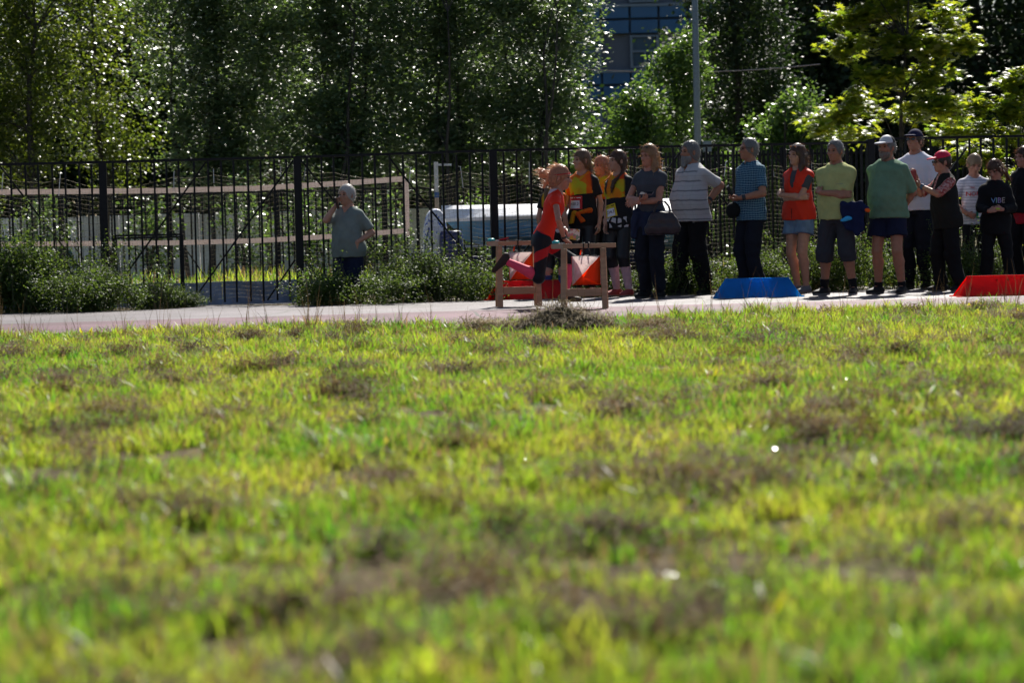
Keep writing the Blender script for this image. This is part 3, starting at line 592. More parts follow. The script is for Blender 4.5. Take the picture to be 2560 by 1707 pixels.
tree_far('poplar_tree', 'silvery sparkling tree above the boat and the running girl', 1130, 40.5, [((0, 0, 4.2), (1.5, 1.3, 2.4)), ((0, 0, 2.3), (1.0, .9, 1.0))], 38000, 460, .17, .082, GLOSSY, flat=.58, seed=7, r0=.055, h=5, stems=3, nb=22, group=G1)
tree_far('poplar_tree', 'silvery sparkling tree with the right hand outline beside the blue building', 1365, 40, [((0, 0, 4.3), (1.05, 1.0, 2.2)), ((-.1, 0, 2.4), (.7, .8, .9))], 27000, 330, .16, .082, GLOSSY, flat=.58, seed=8, r0=.05, h=5, stems=4, nb=20, group=G1)
tree_far('poplar_tree', 'silvery tree filling the gap between the two leftmost sparkling trees', 680, 42, [((0, 0, 4.6), (1.2, 1.2, 2.4)), ((0, 0, 2.6), (1.0, .9, 1.2))], 9500, 240, .2, .082, GLOSSY, flat=.58, seed=91, r0=.05, h=5, stems=2, nb=14, group=G1)
tree_far('poplar_tree', 'silvery tree filling the gap right of the woman on the phone', 985, 42.3, [((0, 0, 4.6), (1.2, 1.2, 2.4)), ((0, 0, 2.6), (1.0, .9, 1.2))], 9500, 240, .2, .082, GLOSSY, flat=.58, seed=92, r0=.05, h=5, stems=2, nb=14, group=G1)
tree_far('poplar_tree', 'silvery tree filling the gap above the runner', 1250, 42, [((0, 0, 4.6), (1.15, 1.2, 2.4)), ((0, 0, 2.6), (.9, .9, 1.2))], 9500, 240, .2, .082, GLOSSY, flat=.58, seed=93, r0=.05, h=5, stems=2, nb=14, group=G1)
# understorey saplings between the court and the fence
for i, (px, Y, hgt) in enumerate(((380, 39.2, 1.5), (610, 39.4, 1.7), (770, 39.2, 1.5), (950, 39.5, 1.6), (1180, 39.3, 1.4), (100, 39.4, 1.5))):
    tree('sapling', 'thin leafy sapling behind the far fence, %s from the left' % ('second', 'third', 'fourth', 'fifth', 'sixth', 'first')[i], px, Y, [((0, 0, hgt * .55), (.45, .4, hgt * .5))], 1500, 40, .12, .075, GLOSSY if i % 2 else MIDL, seed=30 + i, r0=.035, h=hgt, stems=2, nb=5, group='saplings behind the far fence')
# background forest
dark = []
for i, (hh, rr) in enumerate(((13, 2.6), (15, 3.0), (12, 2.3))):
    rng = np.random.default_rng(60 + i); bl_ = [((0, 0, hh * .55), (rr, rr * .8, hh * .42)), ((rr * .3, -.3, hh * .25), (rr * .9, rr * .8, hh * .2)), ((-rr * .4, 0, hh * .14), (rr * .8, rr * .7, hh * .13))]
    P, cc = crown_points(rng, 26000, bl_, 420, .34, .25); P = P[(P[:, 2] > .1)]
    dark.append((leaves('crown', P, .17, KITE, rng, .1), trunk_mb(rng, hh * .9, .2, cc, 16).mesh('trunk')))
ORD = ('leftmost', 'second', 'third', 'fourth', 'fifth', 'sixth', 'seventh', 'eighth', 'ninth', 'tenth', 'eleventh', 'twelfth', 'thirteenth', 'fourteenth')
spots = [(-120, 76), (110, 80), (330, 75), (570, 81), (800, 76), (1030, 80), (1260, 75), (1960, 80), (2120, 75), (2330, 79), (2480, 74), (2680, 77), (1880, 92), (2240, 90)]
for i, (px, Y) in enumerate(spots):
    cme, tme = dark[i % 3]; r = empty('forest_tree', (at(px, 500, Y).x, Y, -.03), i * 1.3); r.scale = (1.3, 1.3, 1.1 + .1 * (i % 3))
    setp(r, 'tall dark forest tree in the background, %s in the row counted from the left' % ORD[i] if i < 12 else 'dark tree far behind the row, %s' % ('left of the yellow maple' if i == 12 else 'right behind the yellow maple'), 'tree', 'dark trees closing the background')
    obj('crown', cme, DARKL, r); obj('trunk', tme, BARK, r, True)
# right-hand middle ground
tree('willow_bush', 'bushy green willow left of the lamp pole below the blue building', 1570, 47, [((0, 0, 1.9), (.9, .8, 1.5)), ((.25, 0, 2.9), (.45, .5, .75)), ((-.6, 0, 1.4), (.6, .7, 1.1))], 17000, 240, .15, .085, MIDL, seed=11, r0=.06, h=3, stems=3, cat='bush')
tree('spindly_tree', 'slender green tree rising just left of the lamp pole', 1680, 49, [((0, 0, 3.2), (.55, .5, 1.5)), ((.35, 0, 4.0), (.45, .4, 1.0)), ((0, 0, 1.4), (.7, .6, 1.2))], 12000, 190, .15, .085, MIDL, seed=12, r0=.06, h=4)
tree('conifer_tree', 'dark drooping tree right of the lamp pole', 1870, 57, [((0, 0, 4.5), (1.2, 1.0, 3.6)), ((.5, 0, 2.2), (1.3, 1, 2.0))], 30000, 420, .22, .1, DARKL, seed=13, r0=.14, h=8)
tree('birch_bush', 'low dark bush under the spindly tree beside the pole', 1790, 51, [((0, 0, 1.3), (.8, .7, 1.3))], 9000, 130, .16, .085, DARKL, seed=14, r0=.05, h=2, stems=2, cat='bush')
tree('lilac_bush', 'rounded bright green bush between the lamp pole and the maple', 1960, 45, [((.1, 0, 1.7), (.95, .8, 1.5)), ((.35, 0, 2.6), (.6, .6, .8)), ((-.7, 0, 1.2), (.6, .6, 1.0))], 19000, 260, .13, .09, MIDL, seed=15, r0=.06, h=3, stems=3, cat='bush')
# maples
rngm = np.random.default_rng(21)
Ym = 42; mb_ = []
for (px, y, rx, rz) in ((2140, 40, .5, .22), (2250, 25, .5, .25), (2370, 50, .45, .25), (2120, 110, .45, .16), (2220, 110, .5, .2), (2330, 120, .5, .2), (2410, 110, .25, .15), (2200, 190, .5, .18), (2320, 200, .45, .22), (2060, 290, .45, .16), (2150, 260, .5, .18), (2250, 280, .5, .2), (2360, 270, .45, .2), (2030, 330, .3, .12), (2130, 335, .5, .15), (2400, 330, .4, .15), (2240, -60, .8, .3), (2280, -150, .7, .4), (2150, -60, .5, .25)):
    p = at(px, y, Ym); mb_.append(((p.x - at(2240, 500, Ym).x, rngm.normal() * .3, p.z + .03), (rx, rx, rz)))
tree('maple_tree', 'yellow green backlit maple in front of the dark forest', 2240, Ym, mb_, 9000, 330, .1, .18, MAPL, MAPLE, 21, .05, 6, 1, 26, .7, hollow=.2)
Yn = 31.6; mb_ = []
for (px, y, rx, rz) in ((2480, 200, .18, .12), (2550, 210, .2, .2), (2440, 260, .2, .12), (2520, 270, .25, .15), (2440, 320, .2, .13), (2540, 340, .25, .2), (2420, 380, .16, .15), (2480, 400, .2, .2), (2540, 440, .2, .2), (2460, 480, .2, .2), (2620, 260, .3, .35), (2640, 420, .3, .3), (2500, 560, .25, .25), (2600, 560, .25, .25)):
    p = at(px, y, Yn); mb_.append(((p.x - at(2540, 500, Yn).x, rngm.normal() * .15, p.z + .03), (rx, rx * .8, rz)))
tree('maple_tree', 'young lime green maple growing through the fence at the right edge', 2540, Yn, mb_, 3000, 210, .08, .135, MAPL, MAPLE, 22, .03, 2.2, 2, 22, .6, hollow=.1)

# ------------------------------------------------------------------ weeds along the fence
WEED = leaf_mat('weed_leaf', [(.02, .045, .012), (.05, .085, .025)], [(.1, .18, .025), (.22, .31, .04)], .33, .55, .25)
WEED2 = leaf_mat('weed_leaf_bright', [(.03, .06, .015), (.07, .1, .03)], [(.15, .25, .03), (.3, .39, .05)], .38, .52, .3)
STEM = M('weed_stem', (.1, .1, .05), .7, .3); HEAD = M('clover_head', (.25, .12, .13), .8, .2)
def weed_meshes(seed, w_, d_, h_, n, sprigs):
    rng = np.random.default_rng(seed); blobs = [((rng.uniform(-.4, .4) * w_, rng.uniform(-.3, .3) * d_, h_ * rng.uniform(.28, .5)), (w_ * rng.uniform(.3, .45), d_ * .45, h_ * rng.uniform(.35, .5))) for _ in range(6)]
    P, cc = crown_points(rng, n, blobs, 150, .055, .1); P[:, 2] = np.abs(P[:, 2]); st = MB()
    for k in range(34):
        x, y = rng.uniform(-.5, .5) * w_, rng.uniform(-.4, .4) * d_; t = Vector((x + rng.normal() * .12, y + rng.normal() * .1, h_ * rng.uniform(.4, .95))); st.tube([(x, y, 0), ((x + t.x) / 2, (y + t.y) / 2, t.z * .6), t], [.004, .003, .0015], 4, False)
    hd = []
    for k in range(sprigs):
        x, y = rng.uniform(-.5, .5) * w_, rng.uniform(-.4, .3) * d_; z = h_ * rng.uniform(.85, 1.25); tip = Vector((x + rng.normal() * .08, y + rng.normal() * .05, z)); b0 = Vector((x * .9, y * .9, h_ * .3)); st.tube([b0, (b0 + tip) / 2 + Vector((rng.normal() * .03, 0, .03)), tip], [.003, .0025, .0015], 4, False)
        for j in range(16): hd.append(tip.lerp(b0, rng.uniform(0, .35)) + Vector(rng.normal(size=3) * .022))
    allP = np.concatenate([P, np.array([list(v) for v in hd])]) if hd else P
    return leaves('foliage', allP, .03, KITE, rng, .3), st.mesh('stems')
WM = [weed_meshes(100, 1.1, .75, .62, 8500, 16), weed_meshes(101, .95, .7, .5, 7000, 10), weed_meshes(102, 1.2, .8, .55, 8500, 14), weed_meshes(103, .8, .6, .78, 5600, 26)]
def weed(px, Y, k, sx, sz, label, m=WEED, rz=0.0):
    X = at(px, 600, Y).x; r = empty('weed_clump', (X, Y, float(gz(X, Y)) + .005), rz); r.scale = (sx, sx, sz); setp(r, label, 'weeds', 'weed clumps along the fence')
    obj('foliage', WM[k][0], m, r)
    o = obj('stems', WM[k][1], STEM, r); o['kind'] = 'stuff'
weed(-30, 27.2, 0, 1.15, 1.5, 'tall weed clump cut by the left edge of the picture')
weed(75, 27.6, 3, 1.3, 1.4, 'tallest feathery weed clump near the left edge', WEED, 1.0)
weed(150, 27.0, 2, 1.05, 1.1, 'dark weed clump in front of the tallest feathery weeds', WEED, 2.2)
weed(235, 27.9, 3, 1.0, 1.0, 'weed clump reaching up the left fence post', WEED2, .5)
weed(300, 27.2, 0, .95, .95, 'weed clump below the wicket frame', WEED2, 3.0)
weed(385, 27.45, 1, .9, .85, 'low weed clump at the left end of the open gate gap', WEED, 1.7)
weed(425, 27.6, 1, .6, .5, 'smallest weed tuft tapering onto the pavement at the gate', WEED, .3)
weed(800, 27.5, 1, .7, .85, 'small weed tuft just left of the woman on the phone', WEED2, .9)
weed(880, 27.15, 2, 1.0, 1.0, 'weed clump hiding the legs of the woman on the phone', WEED2, 0)
weed(975, 27.85, 3, 1.1, .95, 'weed clump with thin stalks right of the woman on the phone', WEED2, 2.6)
weed(1065, 27.7, 0, 1.05, 1.08, 'weed clump in front of the white printed board', WEED, 1.2)
weed(1150, 27.9, 2, 1.0, 1.08, 'dark leafy weed clump beside the left trestle', WEED, 2.0)
weed(1245, 28.5, 1, 1.0, 1.15, 'weed clump behind the left trestle and its flag', WEED, .4)
weed(1385, 29.0, 0, .9, .85, 'weed clump behind the legs of the runner', WEED2, 2.9)
weed(1500, 28.9, 2, .9, .85, 'weed clump behind the two girls with number bibs', WEED, 1.5)
weed(1665, 28.2, 1, 1.0, 1.0, 'weed clump between the long haired woman and the bearded man', WEED2, .7)
weed(1790, 28.0, 2, 1.0, 1.1, 'broad weed clump between the bearded man and the man in plaid', WEED2, .1)
weed(1940, 28.2, 0, .9, .98, 'weed clump between the man in plaid and the woman in the red vest', WEED2, 2.4)
weed(2050, 28.3, 1, 1.0, 1.3, 'weed clump between the red vest and the yellow shirt', WEED2, 1.1)
weed(2155, 28.0, 0, .9, 1.25, 'weed clump between the yellow shirt and the green shirt', WEED2, 3.3)
weed(2290, 28.6, 2, 1.0, 1.1, 'weed clump behind the woman with the red cap', WEED2, .2)
weed(2420, 27.9, 3, 1.0, .9, 'weed clump in front of the legs of the boy in white', WEED2, .0)
weed(2530, 28.3, 0, 1.0, 1.0, 'weed clump behind the hooded girls at the right edge', WEED2, 1.9)

# ------------------------------------------------------------------ grass (instanced tufts)
def blade_mat(name, c0, c1, t0, t1, trans, rough=.4, spec=.4, ns=.9, brown=False):
    m = bpy.data.materials.new(name); nt, N, L = nodes_of(m); b = N['Principled BSDF']; b.inputs['Roughness'].default_value = rough; b.inputs['Specular IOR Level'].default_value = spec
    g = N.new('ShaderNodeNewGeometry'); no = N.new('ShaderNodeTexNoise'); no.inputs['Scale'].default_value = ns; no.inputs['Detail'].default_value = 3; L.new(g.outputs['Position'], no.inputs['Vector'])
    oi = N.new('ShaderNodeObjectInfo'); at_ = N.new('ShaderNodeAttribute'); at_.attribute_name = 'rnd'
    a1 = N.new('ShaderNodeMath'); a1.operation = 'MULTIPLY_ADD'; a1.inputs[1].default_value = 2.2; a1.inputs[2].default_value = -1.1; L.new(no.outputs[0], a1.inputs[0])
    a2 = N.new('ShaderNodeMath'); a2.operation = 'MULTIPLY_ADD'; a2.inputs[1].default_value = .45; L.new(at_.outputs['Fac'], a2.inputs[0]); L.new(a1.outputs[0], a2.inputs[2])
    a3 = N.new('ShaderNodeMath'); a3.operation = 'MULTIPLY_ADD'; a3.use_clamp = True; a3.inputs[1].default_value = .45; L.new(oi.outputs['Random'], a3.inputs[0]); L.new(a2.outputs[0], a3.inputs[2])
    def mixc(x, y):
        mx = N.new('ShaderNodeMix'); mx.data_type = 'RGBA'; L.new(a3.outputs[0], mx.inputs[0]); mx.inputs[6].default_value = (*x, 1); mx.inputs[7].default_value = (*y, 1); return mx.outputs[2]
    cc_, ct_ = mixc(c0, c1), mixc(t0, t1)
    if brown:
        gt = N.new('ShaderNodeMath'); gt.operation = 'GREATER_THAN'; gt.inputs[1].default_value = .84; L.new(at_.outputs['Fac'], gt.inputs[0])
        def over(src, col): mx = N.new('ShaderNodeMix'); mx.data_type = 'RGBA'; L.new(gt.outputs[0], mx.inputs[0]); L.new(src, mx.inputs[6]); mx.inputs[7].default_value = (*col, 1); return mx.outputs[2]
        cc_, ct_ = over(cc_, (.16, .11, .06)), over(ct_, (.3, .19, .08))
    L.new(cc_, b.inputs['Base Color']); t = N.new('ShaderNodeBsdfTranslucent'); L.new(ct_, t.inputs[0])
    mx = N.new('ShaderNodeMixShader'); mx.inputs[0].default_value = trans; L.new(b.outputs[0], mx.inputs[1]); L.new(t.outputs[0], mx.inputs[2]); L.new(mx.outputs[0], N['Material Output'].inputs[0]); return m
GRASSM = blade_mat('grass_blade', (.04, .1, .012), (.14, .15, .02), (.13, .37, .02), (.6, .61, .045), .61, brown=True)
STRAWM = blade_mat('dry_clippings', (.045, .032, .016), (.21, .15, .08), (.1, .065, .03), (.3, .19, .09), .28, .8, .1)
YELLM = blade_mat('yellow_leaf', (.12, .15, .02), (.24, .22, .03), (.4, .45, .02), (.75, .62, .03), .6)
GLINTM = blade_mat('glint_leaf', (.04, .09, .03), (.07, .12, .05), (.12, .3, .03), (.25, .4, .05), .25, .22, .8)  # glossy low-lying leaves added among the grass to throw white sun glints
def tuft(seed, nb, rad, h, wd, lean, seg=3, broad=1.0):
    rng = np.random.default_rng(seed); V, F, A = [], [], []
    for k in range(nb):
        b0 = np.array([rng.normal() * rad, rng.normal() * rad, 0]); ang = rng.uniform(0, 6.28); hh = h * rng.uniform(.45, 1.2); ln = lean * rng.uniform(.2, 1.3); d = np.array([math.cos(ang), math.sin(ang), 0]); s = np.array([-d[1], d[0], 0]) if rng.random() < .5 else np.array([math.cos(ang + 1), math.sin(ang + 1), 0])
        w0 = wd * rng.uniform(.7, 1.3); n0 = len(V)
        for i in range(seg + 1):
            t = i / seg; p = b0 + d * hh * ln * t * t + np.array([0, 0, hh * (t - .35 * ln * t * t)]); ww = w0 * (1 - t) ** .6 * (broad if 0 < i < seg else 1) + .0002
            V += [p - s * ww, p + s * ww]
        for i in range(seg): F.append((n0 + 2 * i, n0 + 2 * i + 1, n0 + 2 * i + 3, n0 + 2 * i + 2))
        A += [rng.random()] * (2 * seg + 2)
    return fast_mesh('tuft', V, F, {'rnd': A})
def straw(seed, nb, rad, h):
    rng = np.random.default_rng(seed); V, F, A = [], [], []
    for k in range(nb):
        b0 = np.array([rng.normal() * rad, rng.normal() * rad, abs(rng.normal()) * h + .004]); ang = rng.uniform(0, 6.28); d = np.array([math.cos(ang), math.sin(ang), rng.normal() * .22]); s = np.cross(d, [0, 0, 1]) * .0022; l = rng.uniform(.03, .1); n0 = len(V)
        mid_ = b0 + d * l * .5 + np.array([0, 0, rng.normal() * .008])
        for p in (b0, mid_, b0 + d * l): V += [p - s, p + s]
        F += [(n0, n0 + 1, n0 + 3, n0 + 2), (n0 + 2, n0 + 3, n0 + 5, n0 + 4)]; A += [rng.random()] * 6
    return fast_mesh('straw', V, F, {'rnd': A})
def proto_collection(name, meshes):
    c = bpy.data.collections.new(name)
    for i, (me, m) in enumerate(meshes):
        o = bpy.data.objects.new('%s_%02d' % (name, i), me); me.materials.append(m); c.objects.link(o)
    return c
def scatter(name, label, P, rot, scl, idx, coll, m):
    me = bpy.data.meshes.new(name); me.vertices.add(len(P)); me.vertices.foreach_set('co', np.asarray(P, np.float32).ravel())
    a = me.attributes.new('rot', 'FLOAT_VECTOR', 'POINT'); a.data.foreach_set('vector', np.asarray(rot, np.float32).ravel())
    a = me.attributes.new('scl', 'FLOAT_VECTOR', 'POINT'); a.data.foreach_set('vector', np.asarray(scl, np.float32).ravel())
    a = me.attributes.new('idx', 'INT', 'POINT'); a.data.foreach_set('value', np.asarray(idx, np.int32))
    o = obj(name, me, m); setp(o, label, kind='stuff')
    ng = bpy.data.node_groups.new(name, 'GeometryNodeTree'); ng.interface.new_socket('Geometry', in_out='INPUT', socket_type='NodeSocketGeometry'); ng.interface.new_socket('Geometry', in_out='OUTPUT', socket_type='NodeSocketGeometry')
    N, L = ng.nodes, ng.links; gi = N.new('NodeGroupInput'); go = N.new('NodeGroupOutput'); ip = N.new('GeometryNodeInstanceOnPoints'); ci = N.new('GeometryNodeCollectionInfo')
    ci.inputs['Collection'].default_value = coll; ci.inputs['Separate Children'].default_value = True; ci.inputs['Reset Children'].default_value = True
    def na(nm, ty): n = N.new('GeometryNodeInputNamedAttribute'); n.data_type = ty; n.inputs['Name'].default_value = nm; return n.outputs['Attribute']
    er = N.new('FunctionNodeEulerToRotation'); L.new(na('rot', 'FLOAT_VECTOR'), er.inputs[0]); mp = N.new('GeometryNodeMeshToPoints'); L.new(gi.outputs[0], mp.inputs[0]); L.new(mp.outputs[0], ip.inputs['Points'])
    L.new(ci.outputs[0], ip.inputs['Instance']); ip.inputs['Pick Instance'].default_value = True; L.new(na('idx', 'INT'), ip.inputs['Instance Index']); L.new(er.outputs[0], ip.inputs['Rotation']); L.new(na('scl', 'FLOAT_VECTOR'), ip.inputs['Scale']); L.new(ip.outputs[0], go.inputs[0])
    md = o.modifiers.new('scatter', 'NODES'); md.node_group = ng; return o
def vnoise(x, y, s, seed=0):
    x = x * s + seed * 17.3; y = y * s + seed * 5.1
    return (np.sin(x * 1.3 + 1.7 * np.sin(y * .9 + seed)) + np.sin(y * 1.7 + 1.3 * np.sin(x * 1.1 + 2)) + .6 * np.sin(x * 2.9 - y * 2.3 + seed) + .5 * np.sin(x * 4.7 + y * 3.9)) / 3.1
def trapezoid_points(n, y0, y1, rng, marg=1.0, powr=1.0):
    y = y0 + (y1 - y0) * rng.uniform(0, 1, n) ** powr; hw = .2125 * y + marg; keep = rng.uniform(0, 1, n) < hw / (.2125 * y1 + marg); y = y[keep]; hw = hw[keep]; x = rng.uniform(-1, 1, len(y)) * hw; return x, y
gc = proto_collection('grass_tuft', [(tuft(i, 22, .024, .058, .002, .55), GRASSM) for i in range(5)] + [(tuft(20 + i, 12, .014, .1, .0024, .55, 4), GRASSM) for i in range(3)] + [(tuft(40 + i, 4, .015, .075, .007, .8, 4, 1.6), YELLM) for i in range(2)] + [(tuft(50, 5, .012, .28, .0013, .35, 4), STRAWM), (tuft(51, 7, .008, .05, .005, 1.7, 4, 1.5), GLINTM)])
rng = np.random.default_rng(5); x, y = trapezoid_points(20500, 3.1, 24.5, rng); r_ = rng.uniform(.012, .04, len(x)); x = np.repeat(x, 5) + rng.normal(size=len(x) * 5) * np.repeat(r_, 5); y = np.repeat(y, 5) + rng.normal(size=len(y) * 5) * np.repeat(r_, 5); k = y < near_y(x) - .02 + rng.normal(size=len(x)) * .06; x, y = x[k], y[k]
patch = vnoise(x, y, 1.5, 1) + .5 * vnoise(x, y, 4.1, 2); den = np.clip(.62 + .5 * patch + .35 * vnoise(x, y, 9.0, 3), .1, 1); k = rng.uniform(0, 1, len(x)) < den; x, y, patch = x[k], y[k], patch[k]
n = len(x); edge = np.clip((y - (near_y(x) - 2.5)) / 2.5, 0, 1); idx = rng.integers(0, 5, n); u = rng.uniform(0, 1, n); idx = np.where(u < np.clip(.1 + .22 * vnoise(x, y, 3.3, 12) + .1 * edge, .02, 1), rng.integers(5, 8, n), idx); u = rng.uniform(0, 1, n); idx = np.where(u < .0004 + .009 * edge, rng.integers(8, 10, n), idx); idx = np.where((u > .997 - .03 * edge) & (edge > .3), 10, idx); idx = np.where((u > .3) & (u < .3035), 11, idx)
sc_ = rng.uniform(.7, 1.25, n) * (1 + .25 * patch) * (1 + .35 * edge ** 3); scl = np.stack([sc_ * rng.uniform(.9, 1.4, n), sc_ * rng.uniform(.9, 1.4, n), sc_ * rng.uniform(.75, 1.2, n)], -1)
rot = np.stack([rng.normal(size=n) * .12, rng.normal(size=n) * .12, rng.uniform(0, 6.28, n)], -1)
scatter('grass', 'mown yellow green lawn in the foreground', np.stack([x, y, np.full(n, -.028)], -1), rot, scl, idx, gc, GRASSM)
sc2 = proto_collection('straw_clump', [(straw(i, 40, .045, .02), STRAWM) for i in range(4)])
cx, cy_ = trapezoid_points(820, 3.1, 22, rng); k = cy_ < near_y(cx) - .45; cx, cy_ = cx[k], cy_[k]; X_, Y_, Z_ = [], [], []
for (u, v) in zip(cx, cy_):
    big = rng.random() ** 3; m_ = int(1 + 11 * big); rx = .02 + .065 * big; X_ += list(u + rng.normal(size=m_) * rx); Y_ += list(v + rng.normal(size=m_) * rx * .8); Z_ += list(rng.uniform(-.01, .006 + .016 * big, m_))
x, y, zz = np.array(X_), np.array(Y_), np.array(Z_); k = y < near_y(x) - .12; x, y, zz = x[k], y[k], zz[k]; n = len(x)
s_ = rng.uniform(.8, 1.4, n); rot = np.stack([rng.normal(size=n) * .2, rng.normal(size=n) * .2, rng.uniform(0, 6.28, n)], -1)
scatter('dry_clippings', 'brown dried mowing clippings lying on the lawn', np.stack([x, y, zz], -1), rot, np.stack([s_] * 3, -1), rng.integers(0, 4, n), sc2, STRAWM)
# tall bright grass beyond the fence
tc_ = proto_collection('meadow_tuft', [(tuft(70 + i, 16, .07, .3, .005, .6, 4, 1.5), GRASSM) for i in range(4)])
n = 3800; y = rng.uniform(30.3, 38.2, n); x = rng.uniform(-1, 1, n) * (.2125 * y + 1.0); k = (vnoise(x, y, 1.1, 9) > .0); x, y = x[k], y[k]; n = len(x); s_ = rng.uniform(.5, 1.3, n)
k = ~((x > -1.4) & (x < 3.2) & (y < 31.9)); x, y, s_ = x[k], y[k], s_[k]; n = len(x)
scatter('meadow', 'tall unmown grass between the fence and the trees', np.stack([x, y, np.full(n, -.03)], -1), np.stack([rng.normal(size=n) * .1, rng.normal(size=n) * .1, rng.uniform(0, 6.28, n)], -1), np.stack([s_] * 3, -1), rng.integers(0, 4, n), tc_, GRASSM)

# ------------------------------------------------------------------ hay heaps
def hay(px, py, rx, ry, hz, seed, label):
    g = gnd(px, py); r = empty('hay_heap', (g.x, g.y, -.02)); setp(r, label, 'hay heap'); rng = np.random.default_rng(seed)
    V, F, A = [], [], []; n = 26
    def hgt(u, v): q = u * u + v * v; return hz * max(0, 1 - q) ** .8 * (1 + .25 * math.sin(u * 5 + seed) * math.cos(v * 4) + .12 * math.sin(u * 11 + v * 7))
    m_ = MB()
    for i in range(n + 1):
        for j in range(n + 1):
            u, v = -1.05 + 2.1 * i / n, -1.05 + 2.1 * j / n; m_.v.append((u * rx, v * ry, hgt(u, v) * .9 - .01))
    for i in range(n):
        for j in range(n): q = i * (n + 1) + j; m_.f.append((q, q + n + 1, q + n + 2, q + 1))
    obj('mound', m_.mesh('mound'), M('hay_core', (.06, .05, .03), .95, .1, var=.4, scale=12), r, True)
    for k in range(int(3600 * rx)):
        a_ = rng.uniform(0, 6.28); q = rng.uniform(0, 1) ** .5; u, v = q * math.cos(a_), q * math.sin(a_); p = np.array([u * rx, v * ry, hgt(u, v) + rng.uniform(-.006, .02)]); d = rng.normal(size=3); d[2] *= .35; d[2] -= .25 * q; d /= np.linalg.norm(d); l = rng.uniform(.06, .16); s = np.cross(d, [0, 0, 1.0]) * .0028; n0 = len(V)
        md = p + d * l * .5 + np.array([0, 0, .012]); e = p + d * l
        for w_ in (p, md, e): V += [w_ - s, w_ + s]
        F += [(n0, n0 + 1, n0 + 3, n0 + 2), (n0 + 2, n0 + 3, n0 + 5, n0 + 4)]; A += [rng.random()] * 6
    o = obj('strands', fast_mesh('strands', V, F, {'rnd': A}), HAYM, r); o['kind'] = 'stuff'
HAYM = blade_mat('hay_strand', (.1, .075, .04), (.36, .29, .18), (.1, .08, .03), (.26, .2, .08), .22, .75, .1, 4)
hay(1405, 822, .48, .4, .175, 2, 'large heap of dried cut grass in front of the right trestle')
hay(1215, 826, .26, .22, .085, 4, 'small heap of dried cut grass left of the large one')
